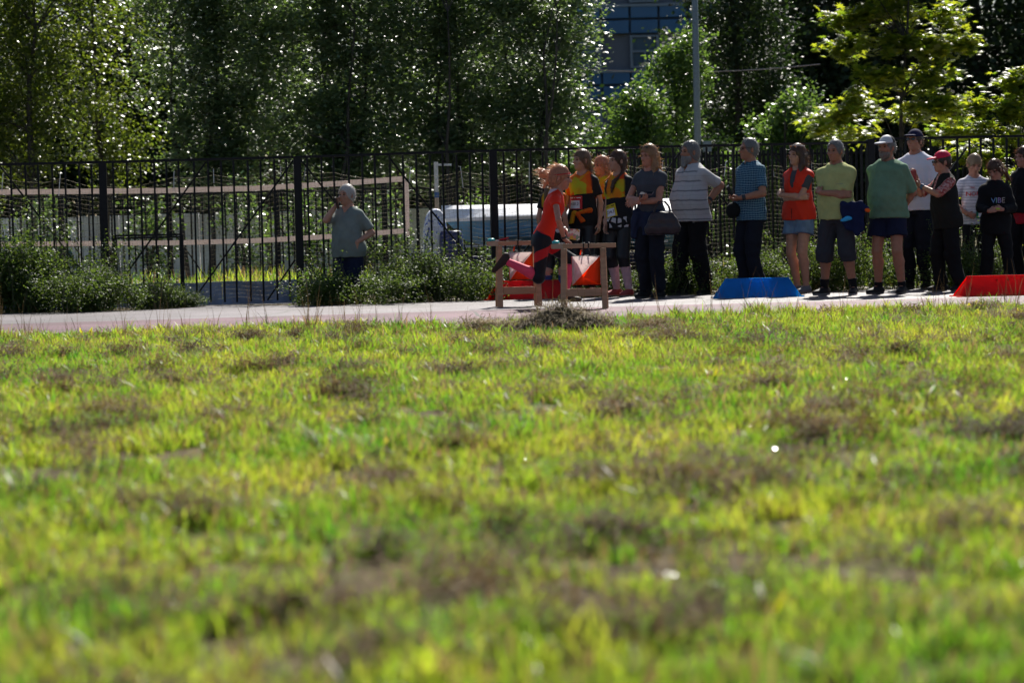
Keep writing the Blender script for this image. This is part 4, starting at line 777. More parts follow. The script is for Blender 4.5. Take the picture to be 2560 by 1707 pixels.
# ------------------------------------------------------------------ people: bodies and clothes as signed-distance surfaces
A_ = lambda *v: np.array(v, dtype=np.float64)
def unit(v): v = np.asarray(v, float); return v / (np.linalg.norm(v) + 1e-12)
def capd(P, a, b, r1, r2):
    ba = b - a; t = np.clip(((P - a) @ ba) / (ba @ ba + 1e-12), 0, 1); return np.linalg.norm(P - a - t[..., None] * ba, axis=-1) - (r1 + t * (r2 - r1))
def elld(P, c, R, r):
    q = (P - c) @ R / r; k0 = np.linalg.norm(q, axis=-1); k1 = np.linalg.norm(q / r, axis=-1) + 1e-9; return k0 * (k0 - 1) / k1
def smin(a, b, k):
    h = np.maximum(k - np.abs(a - b), 0) / k; return np.minimum(a, b) - h * h * k * .25
class Field:
    def __init__(s, lo, hi, h):
        s.lo = np.asarray(lo, float); s.h = h; s.n = np.ceil((np.asarray(hi) - s.lo) / h).astype(int) + 1; s.d = np.full(s.n, 9.0, np.float32)
        s.ax = [s.lo[i] + np.arange(s.n[i]) * h for i in range(3)]
    def sub(s, lo, hi):
        sl = tuple(slice(max(int((lo[i] - s.lo[i]) / s.h), 0), min(int((hi[i] - s.lo[i]) / s.h) + 2, s.n[i])) for i in range(3))
        P = np.stack(np.meshgrid(*[s.ax[i][sl[i]] for i in range(3)], indexing='ij'), -1); return sl, P
    def add(s, fn, lo, hi, k=.02, cut=False):
        pad = k + 3 * s.h; sl, P = s.sub(np.asarray(lo) - pad, np.asarray(hi) + pad)
        if P.size == 0: return
        v = fn(P); D = s.d[sl]
        s.d[sl] = -smin(-D, v, k) if cut else smin(D, v, k)
    def cap(s, a, b, r1, r2, k=.02, clip=None, cut=False):
        a, b = np.asarray(a, float), np.asarray(b, float); r = max(r1, r2); lo = np.minimum(a, b) - r; hi = np.maximum(a, b) + r
        def f(P):
            d = capd(P, a, b, r1, r2)
            if clip is not None:
                for (p0, nv) in clip: d = np.maximum(d, (P - p0) @ nv)
            return d
        s.add(f, lo, hi, k, cut)
    def ell(s, c, r, R=np.eye(3), k=.02, cut=False):
        c = np.asarray(c, float); r = np.asarray(r, float); m = r.max(); s.add((lambda P: elld(P, c, R, r)), c - m, c + m, k, cut)
    def mesh(s):
        d = s.d; ins = d < 0; c = np.zeros(tuple(np.array(d.shape) - 1), np.int8)
        for i in (0, 1):
            for j in (0, 1):
                for k in (0, 1): c += ins[i:d.shape[0] - 1 + i, j:d.shape[1] - 1 + j, k:d.shape[2] - 1 + k]
        act = np.argwhere((c > 0) & (c < 8)); idx = np.full(c.shape, -1, np.int32); idx[tuple(act.T)] = np.arange(len(act))
        cor = np.array([(i, j, k) for i in (0, 1) for j in (0, 1) for k in (0, 1)]); val = np.stack([d[act[:, 0] + o[0], act[:, 1] + o[1], act[:, 2] + o[2]] for o in cor], 1)
        acc = np.zeros((len(act), 3)); cnt = np.zeros(len(act))
        for p in range(8):
            for q in range(p + 1, 8):
                if np.abs(cor[p] - cor[q]).sum() != 1: continue
                m = (val[:, p] < 0) != (val[:, q] < 0); t = val[m, p] / (val[m, p] - val[m, q]); acc[m] += cor[p] + t[:, None] * (cor[q] - cor[p]); cnt[m] += 1
        V = s.lo + (act + acc / np.maximum(cnt, 1)[:, None]) * s.h; F = []
        for axn in range(3):
            o1 = [0, 0, 0]; o1[axn] = 1; A0 = ins[:-1, :, :] if axn == 0 else ins[:, :-1, :] if axn == 1 else ins[:, :, :-1]; B0 = ins[1:, :, :] if axn == 0 else ins[:, 1:, :] if axn == 1 else ins[:, :, 1:]
            e = np.argwhere(A0 != B0); u, w_ = [x for x in range(3) if x != axn]; ok = (e[:, u] > 0) & (e[:, w_] > 0) & (e[:, u] < d.shape[u] - 1) & (e[:, w_] < d.shape[w_] - 1); e = e[ok]; sg = A0[tuple(e.T)]
            def ci(du, dw): x = e.copy(); x[:, u] += du; x[:, w_] += dw; return idx[tuple(x.T)]
            q = np.stack([ci(-1, -1), ci(0, -1), ci(0, 0), ci(-1, 0)], 1); fl = sg if axn != 1 else ~sg; q[~fl] = q[~fl][:, ::-1]; F.append(q)
        return V, np.concatenate(F)
def vnormals(V, F):
    n = np.cross(V[F[:, 1]] - V[F[:, 0]], V[F[:, 2]] - V[F[:, 0]]); N = np.zeros_like(V)
    for k in range(F.shape[1]): np.add.at(N, F[:, k], n)
    return N / (np.linalg.norm(N, axis=1)[:, None] + 1e-9)
def ik(a, c, l1, l2, pole):
    d = c - a; L = np.linalg.norm(d); L2 = min(L, (l1 + l2) * .995); u = d / L; c2 = a + u * L2; x = (l1 * l1 - l2 * l2 + L2 * L2) / (2 * L2); h = math.sqrt(max(l1 * l1 - x * x, 0)); w_ = pole - a; w_ = w_ - u * (w_ @ u); return a + u * x + unit(w_) * h, c2
def rot3(x=0, y=0, z=0): return np.array(Euler((math.radians(x), math.radians(y), math.radians(z))).to_matrix())
TZ = [.78, .84, .92, 1.0, 1.1, 1.2, 1.3, 1.38, 1.44, 1.49, 1.53]
TORSO = {'m': ([.125, .15, .168, .163, .152, .158,   .172, .174, .15, .085, .05], [.09, .105, .115, .11, .104, .108, .118, .112, .09, .062, .05]),
         'f': ([.125, .158, .176, .165, .135, .138, .152, .155, .132, .076, .045], [.095, .112, .122, .108, .095, .102, .124, .106, .082, .056, .045])}
TYO = [.012, .014, .014, .005, -.004, -.005, -.006, .002, .012, .016, .014]
DECIM = []
class Person:
    def __init__(s, label, px, Y, H, yaw, sex='m', g=1.0, fat=0.0, lean=0.0, side=0.0, skin=(.42, .21, .135), head=(0, 0, 0), hands=None, feet=None, dz=0.0, hs=None, pelvis=None, legs=None):
        X = at(px, 500, Y).x; s.root = empty('person', (X, Y, dz), math.radians(yaw)); setp(s.root, label, 'person', None)
        s.Minv = np.array((Matrix.Translation((X, Y, dz)) @ Matrix.Rotation(math.radians(yaw), 4, 'Z')).inverted()); s.Y = Y; s.s = H / 1.75; s.g = g; s.sex = sex; s.seed = int(px) % 97
        sc = s.s; s.fat = fat; s.pr = A_(0, 0, .93 * sc); s.pp = s.pr + (A_(*pelvis) if pelvis is not None else 0); s.Rt = rot3(lean, side, 0); s.hs = hs or sc ** .5
        tw, td = TORSO[sex]; s.tw = np.array(tw) * g; s.td = np.array(td) * g; z = np.array(TZ); s.belly = fat * np.exp(-((z - 1.08) / .13) ** 2); s.tyo = np.array(TYO) - s.belly * .55; s.td = s.td + s.belly * .5; s.tw = s.tw + s.belly * .45
        s.Hc = s.T(0, -.012, 1.515) + A_(0, -.004, .113 * s.hs); s.Rh = rot3(0, 0, head[0]) @ rot3(head[1], 0, 0) @ rot3(0, head[2], 0)
        s.skin = M('skin_%02d' % (int(skin[0] * 100)), skin, .5, .4, var=.1, scale=30, sss=.12); s.arm = {}; s.leg = {}
        hands = hands or {}
        shw = (.178 if sex == 'm' else .158) * (.75 + .25 * g)
        for sd, nm in ((-1, 'R'), (1, 'L')):
            S = s.T(sd * shw, .012, 1.385); hd = hands.get(nm, {}); tgt = s.P(hd['at']) if 'at' in hd else s.L(hd['loc']) if 'loc' in hd else S + A_(sd * .055, -.03, -.515) * sc; pole = s.P(hd['elbow']) if 'elbow' in hd else s.L(hd['pole']) if 'pole' in hd else S + A_(sd * .12, .25, -.3) * sc
            E, Wp = ik(S, tgt, .285 * sc, .25 * sc, pole); d = unit(hd['dir'] if 'dir' in hd else (Wp - E)); palm = unit(hd.get('palm', (-sd, 0, 0))); palm = unit(palm - d * (palm @ d)); th = np.cross(d, palm) if sd < 0 else np.cross(palm, d); s.arm[sd] = (S, E, Wp, d, palm, th, hd.get('curl', .35))
        feet = feet or ((-.1, .0, -8), (.1, .0, 8))
        for sd in (-1, 1):
            hip = s.pp + s.Rt @ A_(sd * .088 * g ** .5, .005, -.03) * sc
            if legs and sd in legs: K, An, Rf = legs[sd]; K = s.P(K); An = s.P(An); K, An = ik(hip, An, .42 * sc, .41 * sc, K)
            else:
                fx, fy, fa = feet[0 if sd < 0 else 1]; An = A_(fx, fy + .03, .078 * sc); K, An = ik(hip, An, .425 * sc, .415 * sc, hip + A_(sd * .06, -1, -.4)); Rf = rot3(0, 0, fa)
            s.leg[sd] = (hip, K, An, Rf)
        s.body()
    def L(s, p): return A_(*p) * s.s
    def P(s, p):
        """picture point (px, py, depth offset from the person) -> local"""
        q = at(p[0], p[1], s.Y + p[2]); return (s.Minv @ A_(q.x, q.y, q.z, 1))[:3]
    def T(s, x, y, z): return s.pp + s.Rt @ (A_(x, y, z) * s.s - s.pr)
    def torso(s, off=0.0, z0=.8, z1=1.53, hang=0.0, hoff=0.0):
        sc = s.s; zt = np.array(TZ); tw = s.tw + off; td = s.td + off; yo = s.tyo.copy()
        if hang:
            i = 6; lowm = zt < 1.3; cw, cd_ = tw[i], td[i] + s.belly.max() * .35
            tw = np.where(lowm, np.maximum(tw, tw * (1 - hang) + cw * hang) + hoff * (1.3 - zt), tw); td = np.where(lowm, np.maximum(td, td * (1 - hang) + cd_ * hang * .97) + hoff * (1.3 - zt), td)
        def f(P):
            q = ((P - s.pp) @ s.Rt + s.pr) / sc; z = q[..., 2]; a = np.interp(z, zt, tw); b = np.interp(z, zt, td); y = q[..., 1] - np.interp(z, zt, yo); x = q[..., 0]
            k0 = np.sqrt((x / a) ** 2 + (y / b) ** 2); k1 = np.sqrt((x / a ** 2) ** 2 + (y / b ** 2) ** 2) + 1e-6; d = k0 * (k0 - 1) / k1
            return np.maximum(np.maximum(d, z0 - z), z - z1) * sc
        c = s.T(0, 0, (z0 + z1) / 2); r = max((z1 - z0) / 2, .3) * sc + .08; return f, c - A_(.33, .33, r), c + A_(.33, .33, r)
    def grid(s, h):
        pts = [s.Hc + A_(0, 0, .17), s.Hc - A_(0, 0, .3), s.pp]
        for sd in (-1, 1): pts += [s.arm[sd][0], s.arm[sd][1], s.arm[sd][2] + s.arm[sd][3] * .2 * s.s, s.leg[sd][1], s.leg[sd][2] - A_(0, 0, .09), s.leg[sd][2] + s.leg[sd][3] @ A_(0, -.2, -.08) * s.s]
        pts = np.array(pts); return Field(pts.min(0) - .17, pts.max(0) + .17, h)
    def body(s):
        F = s.grid(.0078); sc, g = s.s, s.g; F.add(*s.torso(-.004, .86, 1.53), k=.02); gm = g ** .7
        nk = s.Hc + s.Rh @ A_(0, .018, -.06) * s.hs; F.cap(s.T(0, .018, 1.43), nk, .056 * sc * gm, .052 * s.hs * gm, .03)
        for sd in (-1, 1):
            S, E, Wp, d, palm, th, curl = s.arm[sd]; F.cap(s.T(0, .022, 1.455), S + A_(-sd * .03, 0, .002), .05 * sc, .04 * sc, .05); ar = (.05 if s.sex == 'm' else .043) * sc * gm
            F.cap(S, E, ar * .93, ar * .82, .03); m1 = E + (Wp - E) * .28; F.cap(E, m1, ar * .8, ar * .84, .012); F.cap(m1, Wp, ar * .84, ar * .56, .01)
            hsz = sc * (1.0 if s.sex == 'm' else .93)
            for i, (o, ln) in enumerate(((.031, .07), (.0105, .078), (-.0105, .072), (-.031, .056))):
                b0 = Wp + (d * .085 + th * o) * hsz; F.cap(Wp + (d * .012 + th * o * .55) * hsz, b0, .0135 * hsz, .0115 * hsz, .012); c1 = curl * 1.0 + .06 * i; d1 = unit(d * math.cos(c1) + palm * math.sin(c1) + th * o * 2.2); d2 = unit(d * math.cos(c1 * 2.1) + palm * math.sin(c1 * 2.1) + th * o * 1.5)
                m = b0 + d1 * ln * .52 * hsz; F.cap(b0, m, .0092 * hsz, .0085 * hsz, .003); F.cap(m, m + d2 * ln * .5 * hsz, .0085 * hsz, .007 * hsz, .003)
            t0 = Wp + (d * .025 + th * .022 + palm * .006) * hsz; t1 = t0 + unit(d * .65 + th * .62 + palm * .3) * .045 * hsz; F.cap(t0, t1, .0135 * hsz, .0105 * hsz, .01); F.cap(t1, t1 + unit(d + th * .15 + palm * (.25 + curl * .5)) * .034 * hsz, .0105 * hsz, .008 * hsz, .004)
            hip, K, An, Rf = s.leg[sd]; lr = (.083 if s.sex == 'm' else .085) * sc * g ** .8; F.cap(hip + A_(0, 0, 0), K, lr, lr * .66, .03); c1 = K + (An - K) * .3 + Rf @ A_(0, .012, 0) * sc; F.cap(K, c1, lr * .62, lr * .68, .02); F.cap(c1, An, lr * .68, lr * .4, .02)
            F.cap(An, An + Rf @ A_(0, -.11, -.045) * sc, .034 * sc, .026 * sc, .02)
        h = s.hs; R = s.Rh; c = s.Hc; H_ = lambda x, y, z: c + R @ A_(x, y, z) * h
        F.ell(H_(0, .014, .022), A_(.0735, .094, .1) * h, R, .03); F.ell(H_(0, -.03, -.045), A_(.054, .058, .068) * h, R, .035); F.ell(H_(0, -.068, -.09), A_(.024, .022, .02) * h, R, .025)
        F.cap(H_(0, -.083, .012), H_(0, -.108, -.026), .009 * h, .0135 * h, .014); F.ell(H_(0, -.092, -.028), A_(.019, .013, .01) * h, R, .01); F.ell(H_(0, -.082, -.058), A_(.024, .011, .013) * h, R, .014); F.ell(H_(0, -.07, .03), A_(.055, .02, .012) * h, R, .02)
        for sd in (-1, 1):
            F.ell(H_(sd * .032, -.096, .008), A_(.02, .018, .0125) * h, R, .012, cut=True); F.ell(H_(sd * .076, .016, -.008), A_(.009, .018, .031) * h, R, .01); F.ell(H_(sd * .042, -.055, -.02), A_(.022, .02, .02) * h, R, .02)
        V, Fc = F.mesh(); me = fast_mesh('body', V, Fc); s.bodyo = obj('body', me, s.skin, s.root, True); DECIM.append((s.bodyo, .22))
        s.face()
    def Hp(s, x, y, z): return s.Hc + s.Rh @ A_(x, y, z) * s.hs
    def ellmesh(s, name, c, r, m, parent=None, seg=8, R=None):
        V, F = [], []; R = s.Rh if R is None else R
        for i in range(seg + 1):
            for j in range(seg * 2): a = math.pi * i / seg; b = math.pi * j / seg; V.append(c + R @ (A_(math.sin(a) * math.cos(b), math.sin(a) * math.sin(b), math.cos(a)) * A_(*r)))
        n = seg * 2
        for i in range(seg):
            for j in range(n): F.append((i * n + j, (i + 1) * n + j, (i + 1) * n + (j + 1) % n, i * n + (j + 1) % n))
        return obj(name, fast_mesh(name, V, F), m, parent or s.bodyo, True)
    def face(s):
        h = s.hs; sk = s.skin; EY = M('eye_dark', (.03, .02, .015), .25, .6); BR = M('brow_hair', (.1, .06, .035), .8, .2); LP_ = M('lips', (.34, .13, .1), .5, .4)
        for sd in (-1, 1):
            s.ellmesh('eye', s.Hp(sd * .032, -.0815, .008), A_(.0125, .008, .0065) * h, EY); s.ellmesh('eyebrow', s.Hp(sd * .034, -.0865, .028), A_(.019, .006, .0042) * h, BR)
        s.ellmesh('mouth', s.Hp(0, -.0905, -.059), A_(.0215, .0055, .0045) * h, LP_)
    def finish(s, F, name, m, wr=0.0, attr=None, parent=None, dec=None):
        V, Fc = F.mesh()
        if len(V) == 0: return None
        if wr:
            wr = wr * 1.5; N = vnormals(V, Fc); x, y, z = V.T; e = s.seed; n_ = (np.sin(15 * z + 19 * x * np.sign(x) + 2.5 * np.sin(9 * x + e) + 2 * np.sin(8 * y + e)) ** 3) * 1.1 + np.sin(21 * z + 13 * x + 2.5 * np.sin(9 * x + e) + 2 * np.sin(8 * y)) * .5 + np.sin(34 * z - 17 * y + 9 * x + e + 2 * np.sin(13 * z)) * .35 + np.sin(60 * x + 25 * z + 3 * np.sin(20 * z + e)) * .2; V = V + N * (n_ * wr * (1 if name not in ('trousers', 'jeans') else .55 + .6 * np.exp(-((z / s.s - .12) / .14) ** 2) + .4 * np.exp(-((z / s.s - .5) / .1) ** 2)))[:, None]
        at2 = {'zone': attr(V)} if attr else None
        o = obj(name, fast_mesh(name, V, Fc, at2), m, parent or s.root, True); o['_bvh'] = 0
        del o['_bvh']
        if dec: DECIM.append((o, dec))
        return o
    def top(s, m, hem=.86, sleeve=.6, loose=.012, hang=.75, neck='crew', wr=.003, name='shirt', hoff=.055, collar=None, sl_loose=None, k=.03):
        F = s.grid(.0105); sc = s.s; F.add(*s.torso(loose, hem, 1.5, hang, hoff), k=.004); sls = loose if sl_loose is None else sl_loose; segs = []
        gm = s.g ** .7; ar = (.05 if s.sex == 'm' else .043) * sc * gm
        for sd in (-1, 1):
            S, E, Wp = s.arm[sd][:3]; F.cap(s.T(0, .022, 1.45), S + A_(-sd * .02, 0, .0), .05 * sc + loose * .7, .042 * sc + loose * .6, .04)
            if sleeve <= 0: F.cap(S, S + (E - S) * .02, ar + .008, ar + .008, .02); continue
            t = min(sleeve, 1.0); e1 = S + (E - S) * t; cl = None if sleeve > 1 else [(e1, unit(E - S))]; r2 = ar * (1 - .18 * t) + sls * (1.25 if sleeve <= 1 else 1); F.cap(S + A_(-sd * .004, 0, -.003) * sc, S + (E - S) * (t if sleeve > 1 else t + .1), ar + max(sls * .6, .009), r2, k * 1.25, cl); segs.append((S, e1))
            if sleeve > 1: t2 = min(sleeve - 1, 1); e2 = E + (Wp - E) * t2; F.cap(E, e2, ar * .84 + sls, ar * .58 + sls * .9, .02, [(e2, unit(Wp - E))]); segs.append((E, e2))
        if neck == 'crew': F.cap(s.T(0, -.005, 1.482), s.T(0, -.03, 1.62), .068 * sc, .09 * sc, .008, cut=True)
        elif neck == 'v': F.cap(s.T(0, -.005, 1.485), s.T(0, -.03, 1.62), .068 * sc, .09 * sc, .008, cut=True); F.cap(s.T(0, -.13, 1.405), s.T(0, -.09, 1.5), .012, .05 * sc, .008, cut=True)
        elif neck in ('high', 'hood'):
            F.cap(s.T(0, .01, 1.45), s.T(0, -.002, 1.51), .075 * sc, .066 * sc, .02, [(s.T(0, 0, 1.525), unit(s.Rt @ A_(0, -.25, 1)))]); F.cap(s.T(0, -.002, 1.5), s.T(0, -.02, 1.62), .058 * sc, .075 * sc, .006, cut=True)
            if neck == 'hood': F.cap(s.T(-.07, .055, 1.47), s.T(.07, .055, 1.47), .05 * sc, .05 * sc, .03); F.cap(s.T(0, .09, 1.44), s.T(0, .1, 1.37), .06 * sc, .04 * sc, .03)
        elif neck == 'vest': F.cap(s.T(0, -.005, 1.485), s.T(0, -.03, 1.62), .068 * sc, .09 * sc, .008, cut=True); F.cap(s.T(0, -.15, 1.22), s.T(0, -.09, 1.5), .012, .055 * sc, .006, cut=True)
        def attr(V):
            if not segs: return np.zeros(len(V))
            d = np.min([capd(V, a, b, ar + sls, ar + sls) for a, b in segs], 0); q = ((V - s.pp) @ s.Rt + s.pr) / sc; inner = np.abs(q[:, 0]) - np.interp(q[:, 2], TZ, s.tw) * (.86 if sleeve <= 1 else .82); return np.clip((inner / .02), 0, 1) * (d < .035)
        o = s.finish(F, name, m, wr, attr, dec=None); s.shirt = o
        if neck == 'collar' or collar:
            F2 = s.grid(.0095); F2.cap(s.T(0, .005, 1.465), s.T(0, 0, 1.515), .073 * sc, .064 * sc, .01, [(s.T(0, 0, 1.528), unit(s.Rt @ A_(0, .1, 1)))])
            for sd in (-1, 1): F2.cap(s.T(sd * .03, -.06, 1.475), s.T(sd * .055, -.075, 1.445), .02, .012, .01)
            F2.cap(s.T(0, -.0, 1.44), s.T(0, -.015, 1.62), .057 * sc, .07 * sc, .005, cut=True); F2.cap(s.T(0, -.14, 1.42), s.T(0, -.07, 1.53), .014, .03, .005, cut=True); s.finish(F2, 'collar', collar or m, 0, parent=o)
        return o
    def bottom(s, m, end=2.0, loose=.018, wr=.006, name='trousers', flare=1.0, top=1.02, off=.008):
        F = s.grid(.0105); sc, g = s.s, s.g; F.add(*s.torso(off, .815, top), k=.004); lr = (.083 if s.sex == 'm' else .085) * sc * g ** .8
        for sd in (-1, 1):
            hip, K, An, Rf = s.leg[sd]; r0, r1, r2 = lr + off * .8 + loose * .3, lr * .66 + off * .5 + loose, lr * .42 + loose * flare * 1.3
            if end <= 1: e = hip + (K - hip) * end; F.cap(hip, hip + (K - hip) * (end + .08), r0, r0 + (r1 - r0) * end * .4 + loose * .5, .03, [(e, unit(K - hip))])
            else:
                F.cap(hip, K, r0, r1, .03); t = end - 1; e = K + (An - K) * t; F.cap(K, K + (An - K) * (t + .05), r1, max(r1 + (r2 - r1) * t, lr * .68 * (1 - t * .5) + .004), .02, [(e, unit(An - K))])
        s.pants = s.finish(F, name, m, wr); return s.pants
    def shoes(s, m, high=.0):
        sc = s.s
        for sd in (-1, 1):
            hip, K, An, Rf = s.leg[sd]; f = lambda x, y, z: An + Rf @ A_(x, y, z) * sc; lo = np.minimum(f(0, .1, -.1), f(0, -.22, -.1)) - .13; hi = np.maximum(f(0, .1, .1), f(0, -.22, 0)) + .13; F = Field(lo, hi, .0075)
            F.ell(f(0, .02, -.036), A_(.041, .066, .048) * sc, Rf, .02); F.ell(f(0, -.1, -.048), A_(.046, .098, .036) * sc, Rf, .04); F.cap(f(0, -.02, -.02), f(0, -.075, -.035), .037 * sc, .034 * sc, .03); F.cap(f(0, .008, -.03), f(0, .004, .012 + high), .042 * sc, .04 * sc, .02, [(f(0, 0, .012 + high), Rf @ A_(0, 0, 1.))])
            F.cap(f(0, .03, -.066), f(0, -.14, -.066), .04 * sc, .043 * sc, .006); zp = f(0, 0, -.0765); nz = Rf @ A_(0, 0, -1.); F.add(lambda P: (P - zp) @ nz * 1.0, lo, hi, .003, cut=True) if False else None
            F.d = np.maximum(F.d, ((np.stack(np.meshgrid(*F.ax, indexing='ij'), -1) - zp) @ nz).astype(np.float32))
            s.finish(F, 'shoe', m, 0, lambda V: np.clip((-.058 * sc - (V - An) @ (Rf @ A_(0, 0, 1.))) / .004, 0, 1))
    def socks(s, m, t0=.5):
        lr = (.083 if s.sex == 'm' else .085) * s.s * s.g ** .8
        for sd in (-1, 1):
            hip, K, An, Rf = s.leg[sd]; a = K + (An - K) * t0; lo = np.minimum(a, An) - .1; hi = np.maximum(a, An) + .1; F = Field(lo, hi, .008); c1 = K + (An - K) * .3 + Rf @ A_(0, .012, 0) * s.s
            if t0 < .3: F.cap(a, c1, lr * .64 + .006, lr * .68 + .006, .02, [(a, -unit(An - K))]); F.cap(c1, An, lr * .68 + .006, lr * .4 + .007, .02)
            else: F.cap(c1 if t0 < .35 else a, An, (lr * .68 + .006) if t0 < .35 else lr * (.68 - .28 * (t0 - .3) / .7) + .008, lr * .4 + .008, .02, [(a, -unit(An - K))])
            s.finish(F, 'sock', m)
    def hair(s, m, style='short', tails=(), vol=1.0, fringe=.5, fly=1.0):
        h = s.hs; R = s.Rh; F = Field(s.Hc - .45, s.Hc + .22, .008); H_ = s.Hp; o = (.011 + .01 * (vol - 1)) * h
        F.ell(H_(0, .016, .026), A_(.0745, .096, .1) * h + o, R, .01)
        if style in ('long', 'bob', 'tied'): F.ell(H_(0, .045, -.02), A_(.071, .064, .09) * h + o, R, .02)
        if style == 'short': F.ell(H_(0, .05, -.005), A_(.068, .058, .075) * h + o * .6, R, .02)
        F.ell(H_(0, -.115, -.045 + .05 * (.5 - fringe)), A_(.075, .085, .1) * h, R, .012, cut=True); F.ell(H_(0, -.06, -.12), A_(.1, .085, .1) * h, R, .012, cut=True)
        if style != 'long': 
            for sd in (-1, 1): F.ell(H_(sd * .09, .012, -.015), A_(.022, .022, .04) * h, R, .01, cut=True)
        if style == 'long':
            for sd in (-1, 1): F.cap(H_(sd * .066, .015, .0), H_(sd * .078, .0, -.12), .03 * h, .034 * h, .02); F.cap(H_(sd * .078, .0, -.12), H_(sd * .075, -.055, -.26), .036 * h, .022 * h, .02)
            F.cap(H_(0, .07, -.02), H_(0, .085, -.2), .07 * h, .065 * h, .03)
        for path in tails:
            P = [H_(*p[:3]) for p in path]
            for i in range(len(P) - 1): F.cap(P[i], P[i + 1], path[i][3] * h, path[i + 1][3] * h, .012)
        V, Fc = F.mesh(); N = vnormals(V, Fc); q = (V - s.Hc) @ R; ang = np.arctan2(q[:, 0], q[:, 1] + .02); n_ = np.sin(ang * 34 + 9 * q[:, 2] / .1 * .3 + s.seed) * .5 + np.sin(ang * 71 + q[:, 2] * 40) * .3 + np.sin(q[:, 2] * 90 + ang * 20) * .2; V = V + N * (n_ * (.0055 if style != 'short' else .0022))[:, None]
        s.hairo = obj('hair', fast_mesh('hair', V, Fc), m, s.bodyo, True)
        # flyaway strands that catch the back light
        rg = np.random.default_rng(s.seed); k = rg.choice(len(V), 520); VV, FF = [], []
        for i in k:
            p = V[i] - N[i] * .003; d = unit(N[i] * (.45 if fly == 1 else .12) + A_(0, 0, -.7 if fly == 1 else .0) + (0 if fly == 1 else s.Rh @ A_(0, 1.2, .05)) + rg.normal(size=3) * (.5 if fly == 1 else .25)); l = fly * rg.uniform(.02, .05) * (1.5 if style in ('long', 'tied') else .6); sv = unit(np.cross(d, rg.normal(size=3))) * .0014; n0 = len(VV); VV += [p - sv, p + sv, p + d * l * .6 + N[i] * .004 - sv * .7, p + d * l * .6 + N[i] * .004 + sv * .7, p + d * l]; FF += [(n0, n0 + 1, n0 + 3), (n0, n0 + 3, n0 + 2), (n0 + 2, n0 + 3, n0 + 4)]
        o2 = obj('loose_hair', fast_mesh('loose_hair', VV, FF), m, s.bodyo); o2['kind'] = 'stuff'; return s.hairo
    def beard(s, m, full=1.0):
        h = s.hs; F = Field(s.Hc - .26, s.Hc + .1, .007); R = s.Rh; H_ = s.Hp; F.ell(H_(0, -.036, -.07), A_(.058, .06, .062) * h * (1 + .1 * full), R, .02); F.cap(H_(0, -.075, -.09), H_(0, -.085, -.125 - .02 * full), .03 * h, .022 * h * full, .02); F.ell(H_(0, -.06, -.005), A_(.07, .07, .052) * h, R, .01, cut=True); F.ell(H_(0, -.098, -.058), A_(.02, .016, .006) * h, R, .004, cut=True)
        F.cap(H_(-.024, -.093, -.052), H_(0, -.1, -.046), .007 * h, .009 * h, .008); F.cap(H_(.024, -.093, -.052), H_(0, -.1, -.046), .007 * h, .009 * h, .008); s.finish(F, 'beard', m, .0015, parent=s.bodyo)
    def cap(s, m, m2=None):
        h = s.hs; R = s.Rh; H_ = s.Hp; F = Field(s.Hc - .25, s.Hc + .25, .0075); F.ell(H_(0, .012, .035), A_(.0865, .109, .108) * h, R, .01); zp = H_(0, 0, .052); nz = unit(R @ A_(0, .12, -1.)); F.d = np.maximum(F.d, ((np.stack(np.meshgrid(*F.ax, indexing='ij'), -1) - zp) @ nz).astype(np.float32))
        o = s.finish(F, 'cap', m, 0, lambda V: np.clip(((V - s.Hc) @ R[:, 1] - .0) / .004, 0, 1), parent=s.bodyo)
        F = Field(s.Hc - .25, s.Hc + .25, .007); F.ell(H_(0, -.115, .052), A_(.068, .075, .012) * h, R @ rot3(8, 0, 0), .01); s.finish(F, 'brim', m2 or m, 0, parent=o)
    def glasses(s, m, z=.01, y=-.094, lens=None, up=False):
        h = s.hs; mb = MB()
        for sd in (-1, 1):
            pts = [s.Hp(sd * .033 + .024 * math.cos(a), y - .004 + abs(math.sin(a)) * 0, z + .016 * math.sin(a)) for a in np.linspace(0, 2 * math.pi, 13)]; mb.tube([Vector(p) for p in pts], .0022, 4); mb.tube([Vector(s.Hp(sd * .057, y, z + .004)), Vector(s.Hp(sd * .079, y + .04, z + .006)), Vector(s.Hp(sd * .081, .01 + (y + .094), z + .004))], .0022, 4)
        mb.tube([Vector(s.Hp(-.01, y - .004, z)), Vector(s.Hp(.01, y - .004, z))], .002, 4); g = mb.build('glasses', m, s.bodyo)
        if lens:
            for sd in (-1, 1): s.ellmesh('lens', s.Hp(sd * .033, y - .003, z), A_(.024, .003, .0165) * h, lens)
    def band(s, name, sd, t, r, m, w_=.02, parent=None):
        S, E, Wp = s.arm[sd][:3]; c = E + (Wp - E) * t; d = unit(Wp - E); o = MB().tube([Vector(c - d * w_ / 2), Vector(c + d * w_ / 2)], r, 14).build(name, m, s.root); return o
    def bvh(s, o=None):
        me = (o or s.shirt).data; n = len(me.vertices); V = np.empty(n * 3, np.float32); me.vertices.foreach_get('co', V); pl = [tuple(p.vertices) for p in me.polygons]; return BVHTree.FromPolygons([Vector(v) for v in V.reshape(-1, 3)], pl)
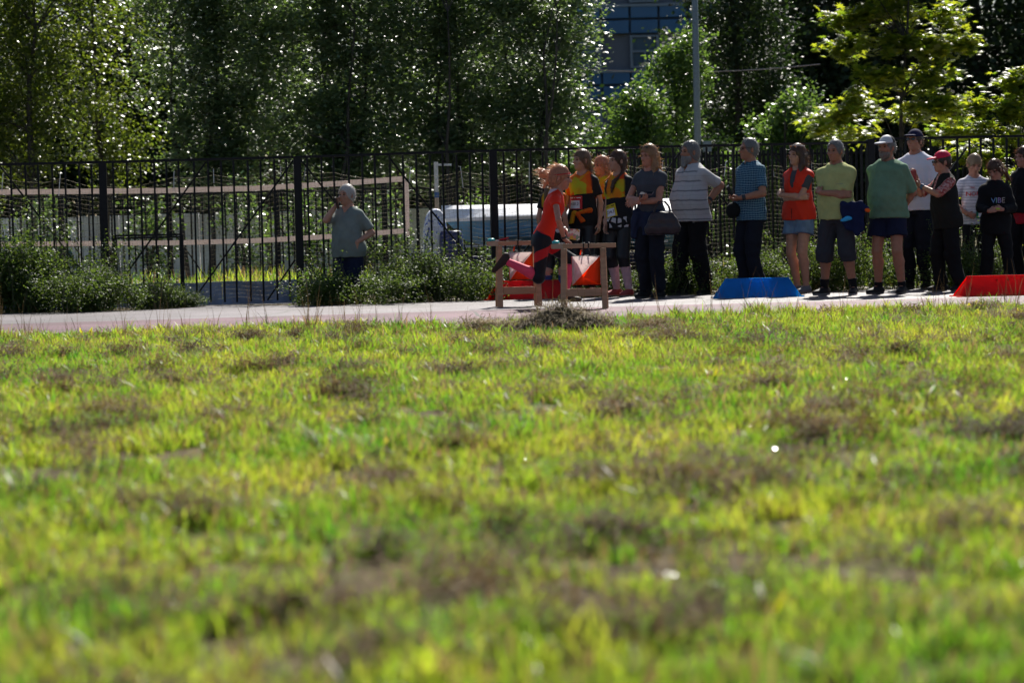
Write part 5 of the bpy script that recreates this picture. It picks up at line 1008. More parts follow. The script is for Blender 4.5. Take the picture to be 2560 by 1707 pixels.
    def decal(s, name, me, m, x, z, ang=0.0, off=.004, tilt=0.0, bv=None, parent=None):
        """wrap a flat mesh (xy) onto the front of the shirt at local x, z (fractions of the 1.75 figure), seen from turned angle ang"""
        bv = bv or s.bvh(); a = math.radians(ang); f = Vector((math.sin(a), -math.cos(a), 0)); rgt = Vector((math.cos(a), math.sin(a), 0)); c = Vector(s.T(0, 0, z)); ca, sa = math.cos(math.radians(tilt)), math.sin(math.radians(tilt)); base = [v.co.copy() for v in me.vertices]; last = None
        for v, q in zip(me.vertices, base):
            u, w_ = q.x * ca - q.y * sa + x * s.s, q.x * sa + q.y * ca; p = c + rgt * u + Vector((0, 0, 1)) * w_; hit = bv.ray_cast(p + f * .6, -f, .75)
            loc = hit[0] if hit[0] is not None else (p + f * ((last or .1)))
            last = (loc - p).dot(f); v.co = loc + f * (off + q.z)
        me.update(); return obj(name, me, m, parent or s.root)
def grid_mesh(w_, h_, n=8, cx=0, cy=0, th=.002):
    mb = MB()
    for k in (th, 0):
        for i in range(n + 1):
            for j in range(n + 1): mb.v.append((cx - w_ / 2 + w_ * i / n, cy - h_ / 2 + h_ * j / n, k))
    m_ = n + 1; N2 = m_ * m_
    for i in range(n):
        for j in range(n): q = i * m_ + j; mb.f.append((q, q + m_, q + m_ + 1, q + 1)); mb.f.append((q + N2, q + 1 + N2, q + m_ + 1 + N2, q + m_ + N2))
    for i in range(n):
        for (a, b) in ((i, i + 1), (n * m_ + i + 1, n * m_ + i), ((i + 1) * m_, i * m_), (i * m_ + n, (i + 1) * m_ + n)): mb.f.append((a, b, b + N2, a + N2))
    return mb.mesh('sheet')

# ---- cloth materials keyed to the wearer's own coordinates
def cloth(name, col, rough=.85, var=.1): return M('cloth_' + name, col, rough, .12, var=var, scale=14, bump=.25, bscale=160)
def nmath(N, L, op, a, b=None, c=None, clamp=False):
    n = N.new('ShaderNodeMath'); n.operation = op; n.use_clamp = clamp
    for i, v in enumerate((a, b, c)):
        if v is None: continue
        if hasattr(v, 'is_output'): L.new(v, n.inputs[i])
        else: n.inputs[i].default_value = v
    return n.outputs[0]
def nmix(N, L, f, a, b):
    n = N.new('ShaderNodeMix'); n.data_type = 'RGBA'
    for i, v in ((0, f), (6, a), (7, b)):
        if hasattr(v, 'is_output'): L.new(v, n.inputs[i])
        else: n.inputs[i].default_value = v if i == 0 else (*v, 1)
    return n.outputs[2]
def custom(name, rough=.8):
    m = bpy.data.materials.new(name); nt, N, L = nodes_of(m); b = N['Principled BSDF']; b.inputs['Roughness'].default_value = rough; b.inputs['Specular IOR Level'].default_value = .15
    tc = N.new('ShaderNodeTexCoord'); sx = N.new('ShaderNodeSeparateXYZ'); nz_ = N.new('ShaderNodeTexNoise'); nz_.inputs['Scale'].default_value = 7; nz_.inputs['Detail'].default_value = 2; L.new(tc.outputs['Object'], nz_.inputs['Vector']); va = N.new('ShaderNodeVectorMath'); va.operation = 'MULTIPLY_ADD'; va.inputs[1].default_value = (.035, .035, .035); L.new(nz_.outputs['Color'], va.inputs[0]); vb = N.new('ShaderNodeVectorMath'); vb.operation = 'SUBTRACT'; vb.inputs[1].default_value = (.0175, .0175, .0175); L.new(tc.outputs['Object'], vb.inputs[0]); L.new(vb.outputs[0], va.inputs[2]); L.new(va.outputs[0], sx.inputs[0]); zn = N.new('ShaderNodeAttribute'); zn.attribute_name = 'zone'
    return m, N, L, b, tc.outputs['Object'], sx.outputs, zn.outputs['Fac']
def stripes_mat():
    m, N, L, b, co, xyz, zn = custom('striped_polo'); f = nmath(N, L, 'FRACT', nmath(N, L, 'MULTIPLY', nmath(N, L, 'ADD', xyz[2], .005), 1 / .108)); st = nmath(N, L, 'LESS_THAN', f, .17)
    fx = nmath(N, L, 'LESS_THAN', nmath(N, L, 'FRACT', nmath(N, L, 'MULTIPLY', xyz[0], 1 / .085)), .05); c = nmix(N, L, nmath(N, L, 'MULTIPLY', fx, .5), (.44, .43, .44), (.3, .3, .32)); fz = nmath(N, L, 'LESS_THAN', nmath(N, L, 'ABSOLUTE', nmath(N, L, 'SUBTRACT', f, .6)), .03); c = nmix(N, L, nmath(N, L, 'MULTIPLY', fz, .5), c, (.28, .28, .3))
    st = nmath(N, L, 'MULTIPLY', st, nmath(N, L, 'SUBTRACT', 1, zn)); L.new(nmix(N, L, st, c, (.2, .2, .215)), b.inputs['Base Color']); return m
def plaid_mat():
    m, N, L, b, co, xyz, zn = custom('plaid_shirt'); per = .026; d = nmath(N, L, 'ADD', xyz[0], xyz[1]); fx = nmath(N, L, 'FRACT', nmath(N, L, 'MULTIPLY', d, 1 / per)); fz = nmath(N, L, 'FRACT', nmath(N, L, 'MULTIPLY', xyz[2], 1 / per))
    a1 = nmath(N, L, 'LESS_THAN', fx, .45); a2 = nmath(N, L, 'LESS_THAN', fz, .45); l1 = nmath(N, L, 'LESS_THAN', nmath(N, L, 'ABSOLUTE', nmath(N, L, 'SUBTRACT', fx, .72)), .1); l2 = nmath(N, L, 'LESS_THAN', nmath(N, L, 'ABSOLUTE', nmath(N, L, 'SUBTRACT', fz, .72)), .1)
    c = nmix(N, L, nmath(N, L, 'MULTIPLY', nmath(N, L, 'ADD', a1, a2), .5), (.035, .14, .22), (.008, .028, .08)); c = nmix(N, L, nmath(N, L, 'MULTIPLY', nmath(N, L, 'ADD', l1, l2, ), .4, clamp=True), c, (.3, .42, .46)); L.new(c, b.inputs['Base Color']); return m
def jersey_mat(name, zlow, zprint, bothblack, seed):
    """yellow, orange and red shards above, black below, white print near the hem, black sleeves"""
    m, N, L, b, co, xyz, zn = custom(name, .7); mp = N.new('ShaderNodeMapping'); mp.inputs['Scale'].default_value = (9, 9, 5); mp.inputs['Location'].default_value = (seed, 0, seed); mp.inputs['Rotation'].default_value = (0, .5, 0); L.new(co, mp.inputs[0])
    vo = N.new('ShaderNodeTexVoronoi'); vo.inputs['Scale'].default_value = 1.0; L.new(mp.outputs[0], vo.inputs['Vector']); sp = N.new('ShaderNodeSeparateXYZ'); L.new(vo.outputs['Color'], sp.inputs[0])
    r = N.new('ShaderNodeValToRGB'); cr = r.color_ramp; cr.elements[0].color = (.5, .035, .008, 1); cr.elements[1].color = (.42, .4, .02, 1); e = cr.elements.new(.42); e.color = (.6, .1, .01, 1); e = cr.elements.new(.68); e.color = (.62, .22, .012, 1); g = nmath(N, L, 'MULTIPLY_ADD', vo.outputs['Distance'], .5, nmath(N, L, 'MULTIPLY', sp.outputs[0], .8)); L.new(g, r.inputs[0])
    line = nmath(N, L, 'ADD', xyz[2], nmath(N, L, 'MULTIPLY', xyz[0], -.12 if not bothblack else 0)); low = nmath(N, L, 'LESS_THAN', line, zlow); v2 = N.new('ShaderNodeTexVoronoi'); v2.feature = 'DISTANCE_TO_EDGE'; v2.inputs['Scale'].default_value = 13; L.new(co, v2.inputs['Vector'])
    pr = nmath(N, L, 'MULTIPLY', nmath(N, L, 'GREATER_THAN', v2.outputs['Distance'], .16), nmath(N, L, 'LESS_THAN', nmath(N, L, 'ABSOLUTE', nmath(N, L, 'SUBTRACT', xyz[2], zprint)), .07 if not bothblack else .11)); dark_ = nmix(N, L, pr, (.012, .012, .014), (.45, .43, .46)); c = nmix(N, L, low, r.outputs[0], dark_)
    sl = zn if bothblack else nmath(N, L, 'MULTIPLY', zn, nmath(N, L, 'GREATER_THAN', xyz[0], 0)); c = nmix(N, L, sl, c, (.014, .014, .018)); L.new(c, b.inputs['Base Color']); return m
def zone_mat(name, c0, c1, rough=.6):
    m, N, L, b, co, xyz, zn = custom(name, rough); L.new(nmix(N, L, zn, c0, c1), b.inputs['Base Color']); return m
def runner_top():
    m, N, L, b, co, xyz, zn = custom('runner_top', .6); yk = nmath(N, L, 'GREATER_THAN', nmath(N, L, 'ADD', xyz[2], nmath(N, L, 'MULTIPLY', xyz[1], .55)), 1.105); c = nmix(N, L, yk, (.68, .03, .012), (.62, .45, .5)); L.new(nmix(N, L, zn, c, (.68, .03, .012)), b.inputs['Base Color']); return m
def floral_mat():
    m, N, L, b, co, xyz, zn = custom('floral_shirt'); n = N.new('ShaderNodeTexNoise'); n.inputs['Scale'].default_value = 38; n.inputs['Detail'].default_value = 2; L.new(co, n.inputs['Vector']); r = N.new('ShaderNodeValToRGB'); cr = r.color_ramp; cr.elements[0].position = .42; cr.elements[0].color = (.28, .05, .05, 1); cr.elements[1].position = .6; cr.elements[1].color = (.5, .3, .28, 1); L.new(n.outputs[0], r.inputs[0]); L.new(r.outputs[0], b.inputs['Base Color']); return m
def fine_stripes():
    m, N, L, b, co, xyz, zn = custom('nord_jersey'); f = nmath(N, L, 'LESS_THAN', nmath(N, L, 'FRACT', nmath(N, L, 'MULTIPLY', xyz[2], 1 / .034)), .3); c = nmix(N, L, f, (.42, .41, .47), (.62, .61, .66)); cuff = nmath(N, L, 'GREATER_THAN', zn, 2); L.new(nmix(N, L, cuff, c, (.7, .1, .02)), b.inputs['Base Color']); return m
def ring_mat(name, cols, per):
    m, N, L, b, co, xyz, zn = custom(name); f = nmath(N, L, 'LESS_THAN', nmath(N, L, 'FRACT', nmath(N, L, 'MULTIPLY', xyz[2], 1 / per)), .5); L.new(nmix(N, L, f, cols[0], cols[1]), b.inputs['Base Color']); return m
def hairm(name, c, t): return Mtrans('hair_' + name, c, t, .3, .38, .5, .3, 60)
# ------------------------------------------------------------------ the people
BLK = cloth('black', (.010, .010, .012)); NVY = cloth('navy', (.012, .016, .04)); CHAR = cloth('charcoal', (.05, .055, .07)); DKJ = cloth('dark_jeans', (.012, .014, .022)); LEGG = M('leggings', (.010, .010, .014), .5, .35, var=.1)
SH_BLK = zone_mat('shoe_black', (.012, .012, .014), (.1, .1, .1)); SH_GRY = zone_mat('shoe_grey', (.13, .13, .15), (.3, .25, .22)); SH_RED = zone_mat('shoe_red', (.3, .05, .05), (.3, .28, .26)); SH_TEAL = zone_mat('shoe_teal', (.05, .16, .17), (.35, .36, .38)); SH_BW = zone_mat('shoe_black_white_sole', (.015, .015, .018), (.35, .35, .36)); SH_MUD = zone_mat('shoe_mud', (.045, .032, .028), (.06, .035, .02))
H_BLON = hairm('blonde', (.28, .16, .08), (.6, .32, .14)); H_BRN = hairm('brown', (.07, .035, .02), (.22, .1, .05)); H_DBLN = hairm('dark_blonde', (.16, .1, .06), (.4, .24, .12)); H_GRY = hairm('grey', (.17, .17, .17), (.3, .3, .3)); H_WHT = hairm('white', (.5, .48, .46), (.6, .58, .55)); H_RED = hairm('strawberry', (.42, .2, .12), (.9, .5, .32)); H_DK = hairm('dark', (.05, .03, .025), (.14, .07, .04)); H_SND = hairm('sandy', (.25, .18, .11), (.5, .36, .2))
FAIR = (.42, .22, .15); TAN = (.33, .15, .09)
WATCH = M('watch_dark', (.02, .025, .03), .3, .5); SILV = M('silver', (.5, .5, .5), .3, .5, .6)
DKL = M('dark_lens', (.01, .01, .012), .08, .8); FRAME = M('frame_dark', (.02, .02, .025), .3, .5)
CROSS = lambda: {'R': dict(loc=(.12, -.16, 1.12), pole=(-.6, -.05, .8), palm=(0, 1, 0), dir=(.8, .45, .2), curl=.55), 'L': dict(loc=(-.115, -.215, 1.165), pole=(.6, -.05, .8), palm=(0, 1, 0), dir=(-.65, .6, .45), curl=.6)}
def bib(p, bc, num, x, z, ang, tilt, w_=.19, h_=.155, bands=True):
    bm_ = M('bib_' + num.replace('.', '_'), bc, .5, .3, var=.04); wh = M('card_white', (.68, .68, .74), .6, .3, var=.03); ink = M('ink_black', (.015, .015, .02), .7, .2); bv = p.bvh()
    s_ = p.s / 1.0; o = p.decal('number_bib', grid_mesh(w_, h_, 8), bm_, x, z, ang, .009, tilt, bv)
    p.decal('number_card', grid_mesh(w_ * .7, h_ * .6, 8, 0, -h_ * .14), wh, x, z, ang, .0125, tilt, bv, o)
    if num.strip('.'):
        t = text_mesh(num, .05); me = t
        for v in me.vertices: v.co.y += -h_ * .11
        p.decal('number_print', me, ink, x, z, ang, .0165, tilt, bv, o)
    for dx in (-.28, .28): p.decal('print_line', grid_mesh(w_ * .28, .008, 3, w_ * dx, h_ * .36), wh if bc[0] > .3 and bc[1] < .2 else ink, x, z, ang, .0125, tilt, bv, o)
    p.decal('print_dot', grid_mesh(.009, .009, 1, 0, h_ * .36), wh if bc[1] < .2 else REDP, x, z, ang, .0125, tilt, bv, o)
    return o

# runner, leaping past the trestles
p = Person('girl in red sports shirt and pink socks leaping past the trestle, hair flying', 1357, 24.25, 1.56, 88, 'f', .92, lean=19, skin=(.40, .18, .12), head=(-4, 8, 0), hs=.97, pelvis=(0, 0, -.13),
           hands={'R': dict(at=(1411, 598, -.17), elbow=(1385, 540, -.6), dir=(.1, -.75, -.5), palm=(0, -.4, -1), curl=.45), 'L': dict(at=(1416, 577, .12), elbow=(1370, 590, .3), palm=(0, .2, -1), curl=.8)},
           legs={-1: ((1340, 700, -.08), (1266, 653, -.06), rot3(128, 0, 0)), 1: ((1398, 660, .1), (1411, 738, .08), rot3(0, 0, 0))})
p.top(runner_top(), .93, .3, .009, .1, 'crew', .0025, hoff=0); 
def tights(name):
    m, N, L, b, co, xyz, zn = custom(name, .5); r1 = nmath(N, L, 'LESS_THAN', nmath(N, L, 'ABSOLUTE', nmath(N, L, 'ADD', xyz[2], nmath(N, L, 'MULTIPLY_ADD', xyz[1], .5, -.545))), .05); r2 = nmath(N, L, 'LESS_THAN', nmath(N, L, 'ABSOLUTE', nmath(N, L, 'ADD', xyz[2], nmath(N, L, 'MULTIPLY_ADD', xyz[1], -.45, -.765))), .018); L.new(nmix(N, L, nmath(N, L, 'MAXIMUM', r1, r2), (.010, .012, .018), (.45, .015, .02)), b.inputs['Base Color']); return m
p.bottom(tights('runner_tights'), 1.12, .006, .001, 'tights', top=1.0); p.socks(M('pink_sock', (.75, .07, .14), .7, .3, var=.05), .14); p.shoes(SH_MUD)
p.hair(H_RED, 'tied', [[(0, .1, .0, .024), (0, .14, .01, .022), (.01, .185, .04, .027), (.02, .25, .065, .01)], [(0, .13, .0, .02), (.0, .185, .0, .023), (-.01, .245, -.02, .008)], [(0, .12, -.01, .02), (.01, .14, -.06, .02), (.02, .165, -.12, .01)], [(0, .13, .0, .02), (-.02, .2, .03, .022), (-.03, .235, .01, .008)]], 1.1, .3, fly=1.2)
MB().tube([Vector(p.Hp(.088 * math.sin(a), .012 - .108 * math.cos(a), .055 - .03 * (1 - math.cos(a)) * .8)) for a in np.linspace(0, 2 * math.pi, 20)], .005, 5).build('hair_band', REDP, p.bodyo)
p.band('wristband', 1, .86, .03, M('white_band', (.6, .55, .55), .5, .3)); p.band('watch', -1, .88, .028, WATCH)
g = MB(); q = at(1432, 585, 24.25); mo = empty('folded_map', q, 0); setp(mo, 'folded paper map held in the far hand of the runner', 'map')
def map_mat():
    m, N, L, b, co, xyz, zn = custom('map_print', .5); n = N.new('ShaderNodeTexVoronoi'); n.inputs['Scale'].default_value = 32; L.new(co, n.inputs['Vector']); sp = N.new('ShaderNodeSeparateXYZ'); L.new(n.outputs['Color'], sp.inputs[0]); r = N.new('ShaderNodeValToRGB'); cr = r.color_ramp; cr.interpolation = 'CONSTANT'; cr.elements[0].color = (.6, .55, .5, 1); cr.elements[1].position = .75; cr.elements[1].color = (.5, .3, .05, 1); e = cr.elements.new(.4); e.color = (.2, .28, .2, 1); e = cr.elements.new(.58); e.color = (.5, .2, .2, 1); L.new(sp.outputs[0], r.inputs[0]); L.new(r.outputs[0], b.inputs['Base Color']); return m
mm = map_mat(); o = MB().box((-.055, -.004, -.055), (.07, .0, .05)).build('sheet', mm, mo); o.rotation_euler = (0, .08, .15); o = MB().box((-.05, -.009, -.058), (.06, -.005, .044)).build('folded_sheet', mm, mo); o.rotation_euler = (0, .16, .2)

# girl hidden behind the runner
p = Person('girl in orange and black jersey almost hidden behind the runner', 1383, 28.2, 1.47, 150, 'f', .95, skin=FAIR, head=(0, 10, 0)); p.top(jersey_mat('jersey_hidden', 1.03, .82, False, 2.0), .78, .55, .012, .5, 'crew'); p.bottom(LEGG, 1.45, .008, .001, 'tights'); p.socks(ring_mat('ring_sock', ((.02, .05, .12), (.05, .06, .2)), .03), .45); p.shoes(SH_TEAL)
p.hair(H_DBLN, 'tied', [[(0, .1, .0, .03), (0, .13, -.06, .028), (.02, .13, -.2, .024), (.03, .12, -.33, .01)]])
# girl 430.2
p = Person('tall girl in yellow and orange jersey with red number bib 430.2', 1457, 28.3, 1.70, -22, 'f', .95, skin=FAIR, head=(-38, 0, 0), feet=((-.09, .02, -25), (.09, -.02, 10)), hands={'R': dict(loc=(-.27, -.03, .93))})
p.top(jersey_mat('jersey_430', 1.19, .5, False, 0.0), .84, .62, .013, .55, 'v'); p.bottom(LEGG, 1.9, .008, .001, 'leggings'); p.shoes(SH_TEAL); p.hair(H_DBLN, 'tied', [[(0, .1, -.03, .024), (.02, .12, -.08, .022), (.04, .1, -.14, .02), (.05, .08, -.18, .008)]], 1.0, .3)
bib(p, (.5, .015, .02), '430.2', -.03, 1.125, -10, 0, .186, .155)
JK = jersey_mat('tied_jacket', .3, .1, True, 5.0); bv = p.bvh(); F = p.grid(.0095); F.add(*p.torso(.02, .97, 1.0), k=.01); F.cap(p.T(-.07, -.135, 1.0), p.T(-.1, -.14, .88), .02, .033, .01, [(p.T(-.1, -.14, .87), A_(0, 0, -1))]); F.ell(p.T(-.05, -.14, 1.0), A_(.028, .024, .026), np.eye(3), .01); F.cap(p.T(-.03, -.14, .995), p.T(.05, -.15, .9), .018, .036, .012, [(p.T(.055, -.15, .885), unit(A_(.4, 0, -1)))]); F.cap(p.T(-.03, -.138, 1.0), p.T(.13, -.11, 1.03), .016, .03, .012); p.finish(F, 'tied_jacket', JK, .003)
# girl in the jacket
p = Person('girl in zipped yellow and black jacket standing between the two bib wearers', 1507, 28.75, 1.63, -35, 'f', .95, skin=(.48, .2, .12), head=(-20, 2, 0)); p.top(jersey_mat('jacket_yellow', 1.14, .91, True, 3.0), .80, 1.95, .016, .6, 'high', .003, 'jacket'); p.bottom(LEGG, 1.9, .012, .002, 'leggings'); p.shoes(SH_GRY); p.hair(H_RED, 'tied', [[(0, .1, -.02, .02), (0, .13, -.1, .02), (0, .12, -.2, .01)]], 1.05, .35)
F = Field(p.T(0, -.25, .78) - .12, p.T(0, -.1, 1.5) + .12, .01); MB().tube([Vector(p.T(0, -.135 - (.012 if z < 1.3 else 0), z)) for z in (.82, 1.0, 1.2, 1.35)] + [Vector(p.T(0, -.085, 1.47))], .004, 5).build('zip', SILV, p.root)
# girl 234.3
p = Person('girl with two dark braids and yellow number bib 234.3', 1547, 27.8, 1.665, -40, 'f', .97, skin=FAIR, head=(-22, 0, 0), feet=((-.1, .03, -20), (.11, -.02, 5)), hands={'R': dict(at=(1513, 577, -.05), palm=(1, 0, 0)), 'L': dict(at=(1568, 563, -.06))})
p.top(jersey_mat('jersey_234', 1.13, .86, False, 7.0), .80, .6, .012, .5, 'v'); p.bottom(LEGG, 1.3, .016, .002, 'capri_leggings'); p.socks(M('pale_pink_sock', (.5, .32, .36), .8, .2), .28); p.shoes(SH_RED)
p.hair(H_BRN, 'tied', [[(.06, .06, .0, .02), (.072, .045, -.09, .019), (.075, .0, -.17, .017), (.07, -.09, -.24, .022), (.065, -.115, -.31, .02), (.062, -.12, -.37, .007)], [(-.06, .06, .0, .02), (-.072, .045, -.09, .019), (-.075, .0, -.17, .017), (-.07, -.09, -.24, .022), (-.068, -.115, -.31, .02), (-.065, -.12, -.38, .007)]], 1.0, .25)
bib(p, (.55, .42, .02), '234.3', -.05, 1.035, 12, 12, .16, .145); p.band('watch', 1, .93, .03, WATCH, .03)
# blonde woman
p = Person('long haired blonde woman in dark grey tee looking left over her phone', 1626, 26.85, 1.69, -30, 'f', 1.05, skin=(.40, .22, .17), head=(-18, 8, 0), feet=((-.1, .04, -20), (.1, -.03, -5)), hands={'R': dict(at=(1602, 500, -.22), elbow=(1570, 520, -.1), palm=(0, 0, 1), dir=(.8, -.5, .15), curl=.5), 'L': dict(at=(1594, 506, -.2), elbow=(1672, 520, -.15), palm=(0, .6, -.3), curl=.4)})
p.top(cloth('slate_tee', (.055, .06, .075)), .98, .42, .008, .15, 'crew', .002, hoff=0); p.bottom(DKJ, 1.97, .022, .006, 'jeans', 1.1); p.shoes(SH_BLK, .04); p.hair(H_BLON, 'long', [], 1.15, .2)
p.glasses(FRAME, .105, -.055, DKL); p.band('bracelet', 1, .9, .029, SILV, .012)
F = p.grid(.0105); F.add(*p.torso(.022, .72, 1.0), k=.02); F.cap(p.T(-.12, -.1, .98), p.T(-.17, -.1, .72), .05, .045, .02); p.finish(F, 'tied_jacket', cloth('navy_jacket', (.02, .028, .06)), .006)
ph = empty('phone', at(1616, 484, 26.60), math.radians(-20)); setp(ph, 'dark phone held up by the long haired blonde woman', 'phone'); o = MB().box((-.075, -.035, -.005), (.075, .035, .005)).build('case', M('phone_case', (.12, .07, .08), .4, .4), ph, .003); o.rotation_euler = (math.radians(25), 0, 0); o = MB().box((-.07, -.031, .0055), (.07, .031, .0065)).build('screen', DKL, ph); o.rotation_euler = (math.radians(25), 0, 0)
hb = empty('handbag', at(1656, 553, 26.58), math.radians(-15)); setp(hb, 'dark plum leather handbag hanging from the forearm of the blonde woman', 'handbag'); PL = M('plum_leather', (.032, .024, .03), .5, .35, var=.15, bump=.2)
F = Field(A_(-.28, -.14, -.22), A_(.28, .14, .3), .009)
for (x0, z0, x1, z1, r_) in ((-.155, -.11, .155, -.11, .035), (-.15, -.07, .15, -.07, .04), (-.135, -.02, .135, -.02, .038), (-.115, .03, .115, .03, .032), (-.095, .075, .095, .075, .024)): F.cap(A_(x0, 0, z0), A_(x1, 0, z1), r_, r_, .05)
V_, F_ = F.mesh(); V_ += vnormals(V_, F_) * (.005 * np.sin(V_[:, 0] * 45 + 20 * V_[:, 2]) + .003 * np.sin(V_[:, 2] * 70))[:, None]; obj('bag', fast_mesh('bag', V_, F_), PL, hb, True)
for y in (-.03, .03): MB().tube([(-.09, y, .1), (-.075, y, .16), (-.03, y, .215), (.03, y, .215), (.075, y, .16), (.09, y, .1)], .008, 6).build('handle', PL, hb)
MB().box((-.17, -.03, -.15), (.17, .03, -.143)).build('base_trim', M('plum_dark', (.015, .012, .015), .5, .3), hb)
# bearded man
p = Person('heavy grey bearded man in striped polo with hand on hip', 1729, 27.8, 1.755, -52, 'm', 1.17, fat=.085, skin=TAN, head=(-12, 0, 0), feet=((-.13, -.04, -15), (.13, .06, 15)), hands={'L': dict(at=(1770, 505, -.08), elbow=(1845, 455, .12), palm=(-1, 0, 0), dir=(-.3, -.4, -.8), curl=.3), 'R': dict(loc=(-.3, -.02, .92))})
p.top(stripes_mat(), .84, .8, .016, .9, 'v', .003, 'polo_shirt', collar=cloth('polo_collar', (.4, .41, .45))); p.bottom(BLK, 1.99, .032, .008, 'trousers', 1.25); p.shoes(SH_BLK); p.hair(H_GRY, 'bob', [], 1.15, -.1); p.beard(hairm('beard_grey', (.24, .24, .24), (.3, .3, .3)), 1.25); p.band('watch', 1, .86, .04, WATCH, .03)
p.decal('trouser_logo', text_mesh('\u03c0', .05), M('logo_grey', (.35, .35, .35), .6, .3), .10, .84, 20, .01, 0, p.bvh(p.pants))
# man in plaid
p = Person('grey haired man with glasses in teal plaid shirt holding a dark gadget', 1876, 27.3, 1.755, -58, 'm', 1.0, fat=.02, skin=TAN, head=(-14, 0, 0), hands={'L': dict(at=(1852, 495, -.28), elbow=(1905, 520, -.35), palm=(0, .3, .8), curl=.7), 'R': dict(at=(1840, 497, -.12), elbow=(1850, 560, .2), palm=(0, -.3, .8), curl=.7)})
p.top(plaid_mat(), .83, .75, .014, .7, 'v', .003, 'plaid_shirt', collar=MATS.get('x') or cloth('plaid_collar', (.03, .09, .13))); p.bottom(DKJ, 1.97, .028, .007); p.shoes(SH_BLK); p.hair(H_GRY, 'short', [], .8, -.5); p.glasses(FRAME); p.band('watch', 1, .88, .036, WATCH, .04)
gd = empty('camera_gadget', at(1824, 478, 27.0), 0); setp(gd, 'small dark camera gadget in the hands of the man in plaid', 'camera'); o = MB().tube([(-.02, 0, .05), (.0, 0, .0), (.03, 0, -.05)], [.018, .022, .02], 10).build('body', BLKP, gd); MB().tube([(-.026, 0, .055), (-.021, 0, .05)], .021, 10).build('lens_ring', SILV, gd)
F = p.grid(.0105); F.add(*p.torso(.022, .955, 1.0, .7), k=.005); F.ell(p.T(-.1, -.17, .95), A_(.11, .065, .09), np.eye(3), .02); p.finish(F, 'waist_pack', cloth('pack_black', (.012, .013, .014)), .003)
# woman in red vest
p = Person('woman in red vest and denim shorts with folded arms and long brown hair', 1996, 27.4, 1.675, -40, 'f', 1.02, skin=(.43, .22, .15), head=(-14, 2, 0), hands=CROSS(), feet=((-.07, .03, -22), (.08, -.02, 0)))
p.top(cloth('grey_tee', (.06, .06, .07)), .9, .6, .006, .2, 'crew', .002, 'tee_shirt'); p.top(zone_mat('vest_red', (.58, .03, .012), (.02, .02, .022)), .865, 0, .019, .35, 'vest', .003, 'vest'); p.bottom(cloth('denim', (.13, .2, .31), var=.2), .48, .03, .003, 'denim_shorts'); p.shoes(SH_GRY); p.hair(H_BRN, 'long', [], 1.05, .2); p.glasses(M('frame_white', (.6, .6, .65), .3, .5), .1, -.05, M('orange_lens', (.8, .25, .01), .1, .7))
MB().tube([Vector(p.T(.0, -.15, z)) for z in (.875, 1.0)], .004, 5).build('zip', BLKP, p.root)
# man in yellow tee
p = Person('sturdy man in pale yellow tee with crossed arms and dark knee shorts', 2091, 26.3, 1.675, -26, 'm', 1.08, fat=.03, skin=TAN, head=(-14, 4, 0), hands=CROSS(), feet=((-.17, .03, -25), (.17, -.01, 10)))
p.top(cloth('yellow_tee', (.40, .42, .17)), .86, .85, .016, .8, 'crew', .0035, 'tee_shirt'); p.bottom(cloth('grey_shorts', (.04, .04, .048)), 1.22, .034, .004, 'knee_shorts'); p.socks(BLK, .72); p.shoes(SH_BW); p.hair(H_GRY, 'short', [], .8, -.4)
p.decal('tee_print', text_mesh('\u2014\u2014', .04), M('print_blue', (.1, .13, .2), .7, .2), .09, 1.26, 0, .004, 3)
jk = empty('draped_jacket', at(2128, 525, 26.05), math.radians(-26)); setp(jk, 'navy jacket with light blue and orange cuffs draped over a forearm', 'jacket'); F = Field(A_(-.25, -.2, -.35), A_(.3, .2, .2), .01)

for (x0, x1, zb, r_) in ((-.1, -.09, -.13, .028), (-.05, -.05, -.17, .034), (.0, .0, -.2, .03), (.05, .05, -.24, .034), (.1, .11, -.22, .03)): F.cap(A_(x0, .0, .05), A_(x1, .015, zb), .03, r_, .035); F.cap(A_(x0, .0, .05), A_(x0, .07, -.05), .03, .03, .035)
F.cap(A_(.08, -.01, .06), A_(.17, -.02, .01), .03, .036, .02)
V_, F_ = F.mesh(); V_ += vnormals(V_, F_) * (.008 * np.sin(V_[:, 0] * 60 + 9 * V_[:, 2]) + .004 * np.sin(V_[:, 2] * 50 + V_[:, 0] * 30))[:, None]; V_[:, 1] *= .75; obj('cloth', fast_mesh('cloth', V_, F_), cloth('navy_draped', (.012, .018, .06)), jk, True)
F = Field(A_(-.25, -.2, -.35), A_(.3, .2, .2), .008)
F.ell(A_(-.055, -.03, -.1), A_(.062, .016, .022), rot3(0, -12, 0), .01); F.ell(A_(-.02, -.03, -.085), A_(.04, .016, .02), rot3(0, 15, 0), .02)
V_, F_ = F.mesh(); obj('blue_cuff', fast_mesh('blue_cuff', V_, F_), cloth('sky_cuff', (.05, .4, .75)), jk, True)
F = Field(A_(-.25, -.2, -.35), A_(.35, .2, .2), .008); F.ell(A_(.185, -.022, -.005), A_(.034, .03, .024), rot3(0, 25, 0), .01); V_, F_ = F.mesh(); V_[:, 1] *= .8; obj('orange_cuff', fast_mesh('orange_cuff', V_, F_), cloth('orange_cuff', (.75, .12, .02)), jk, True)
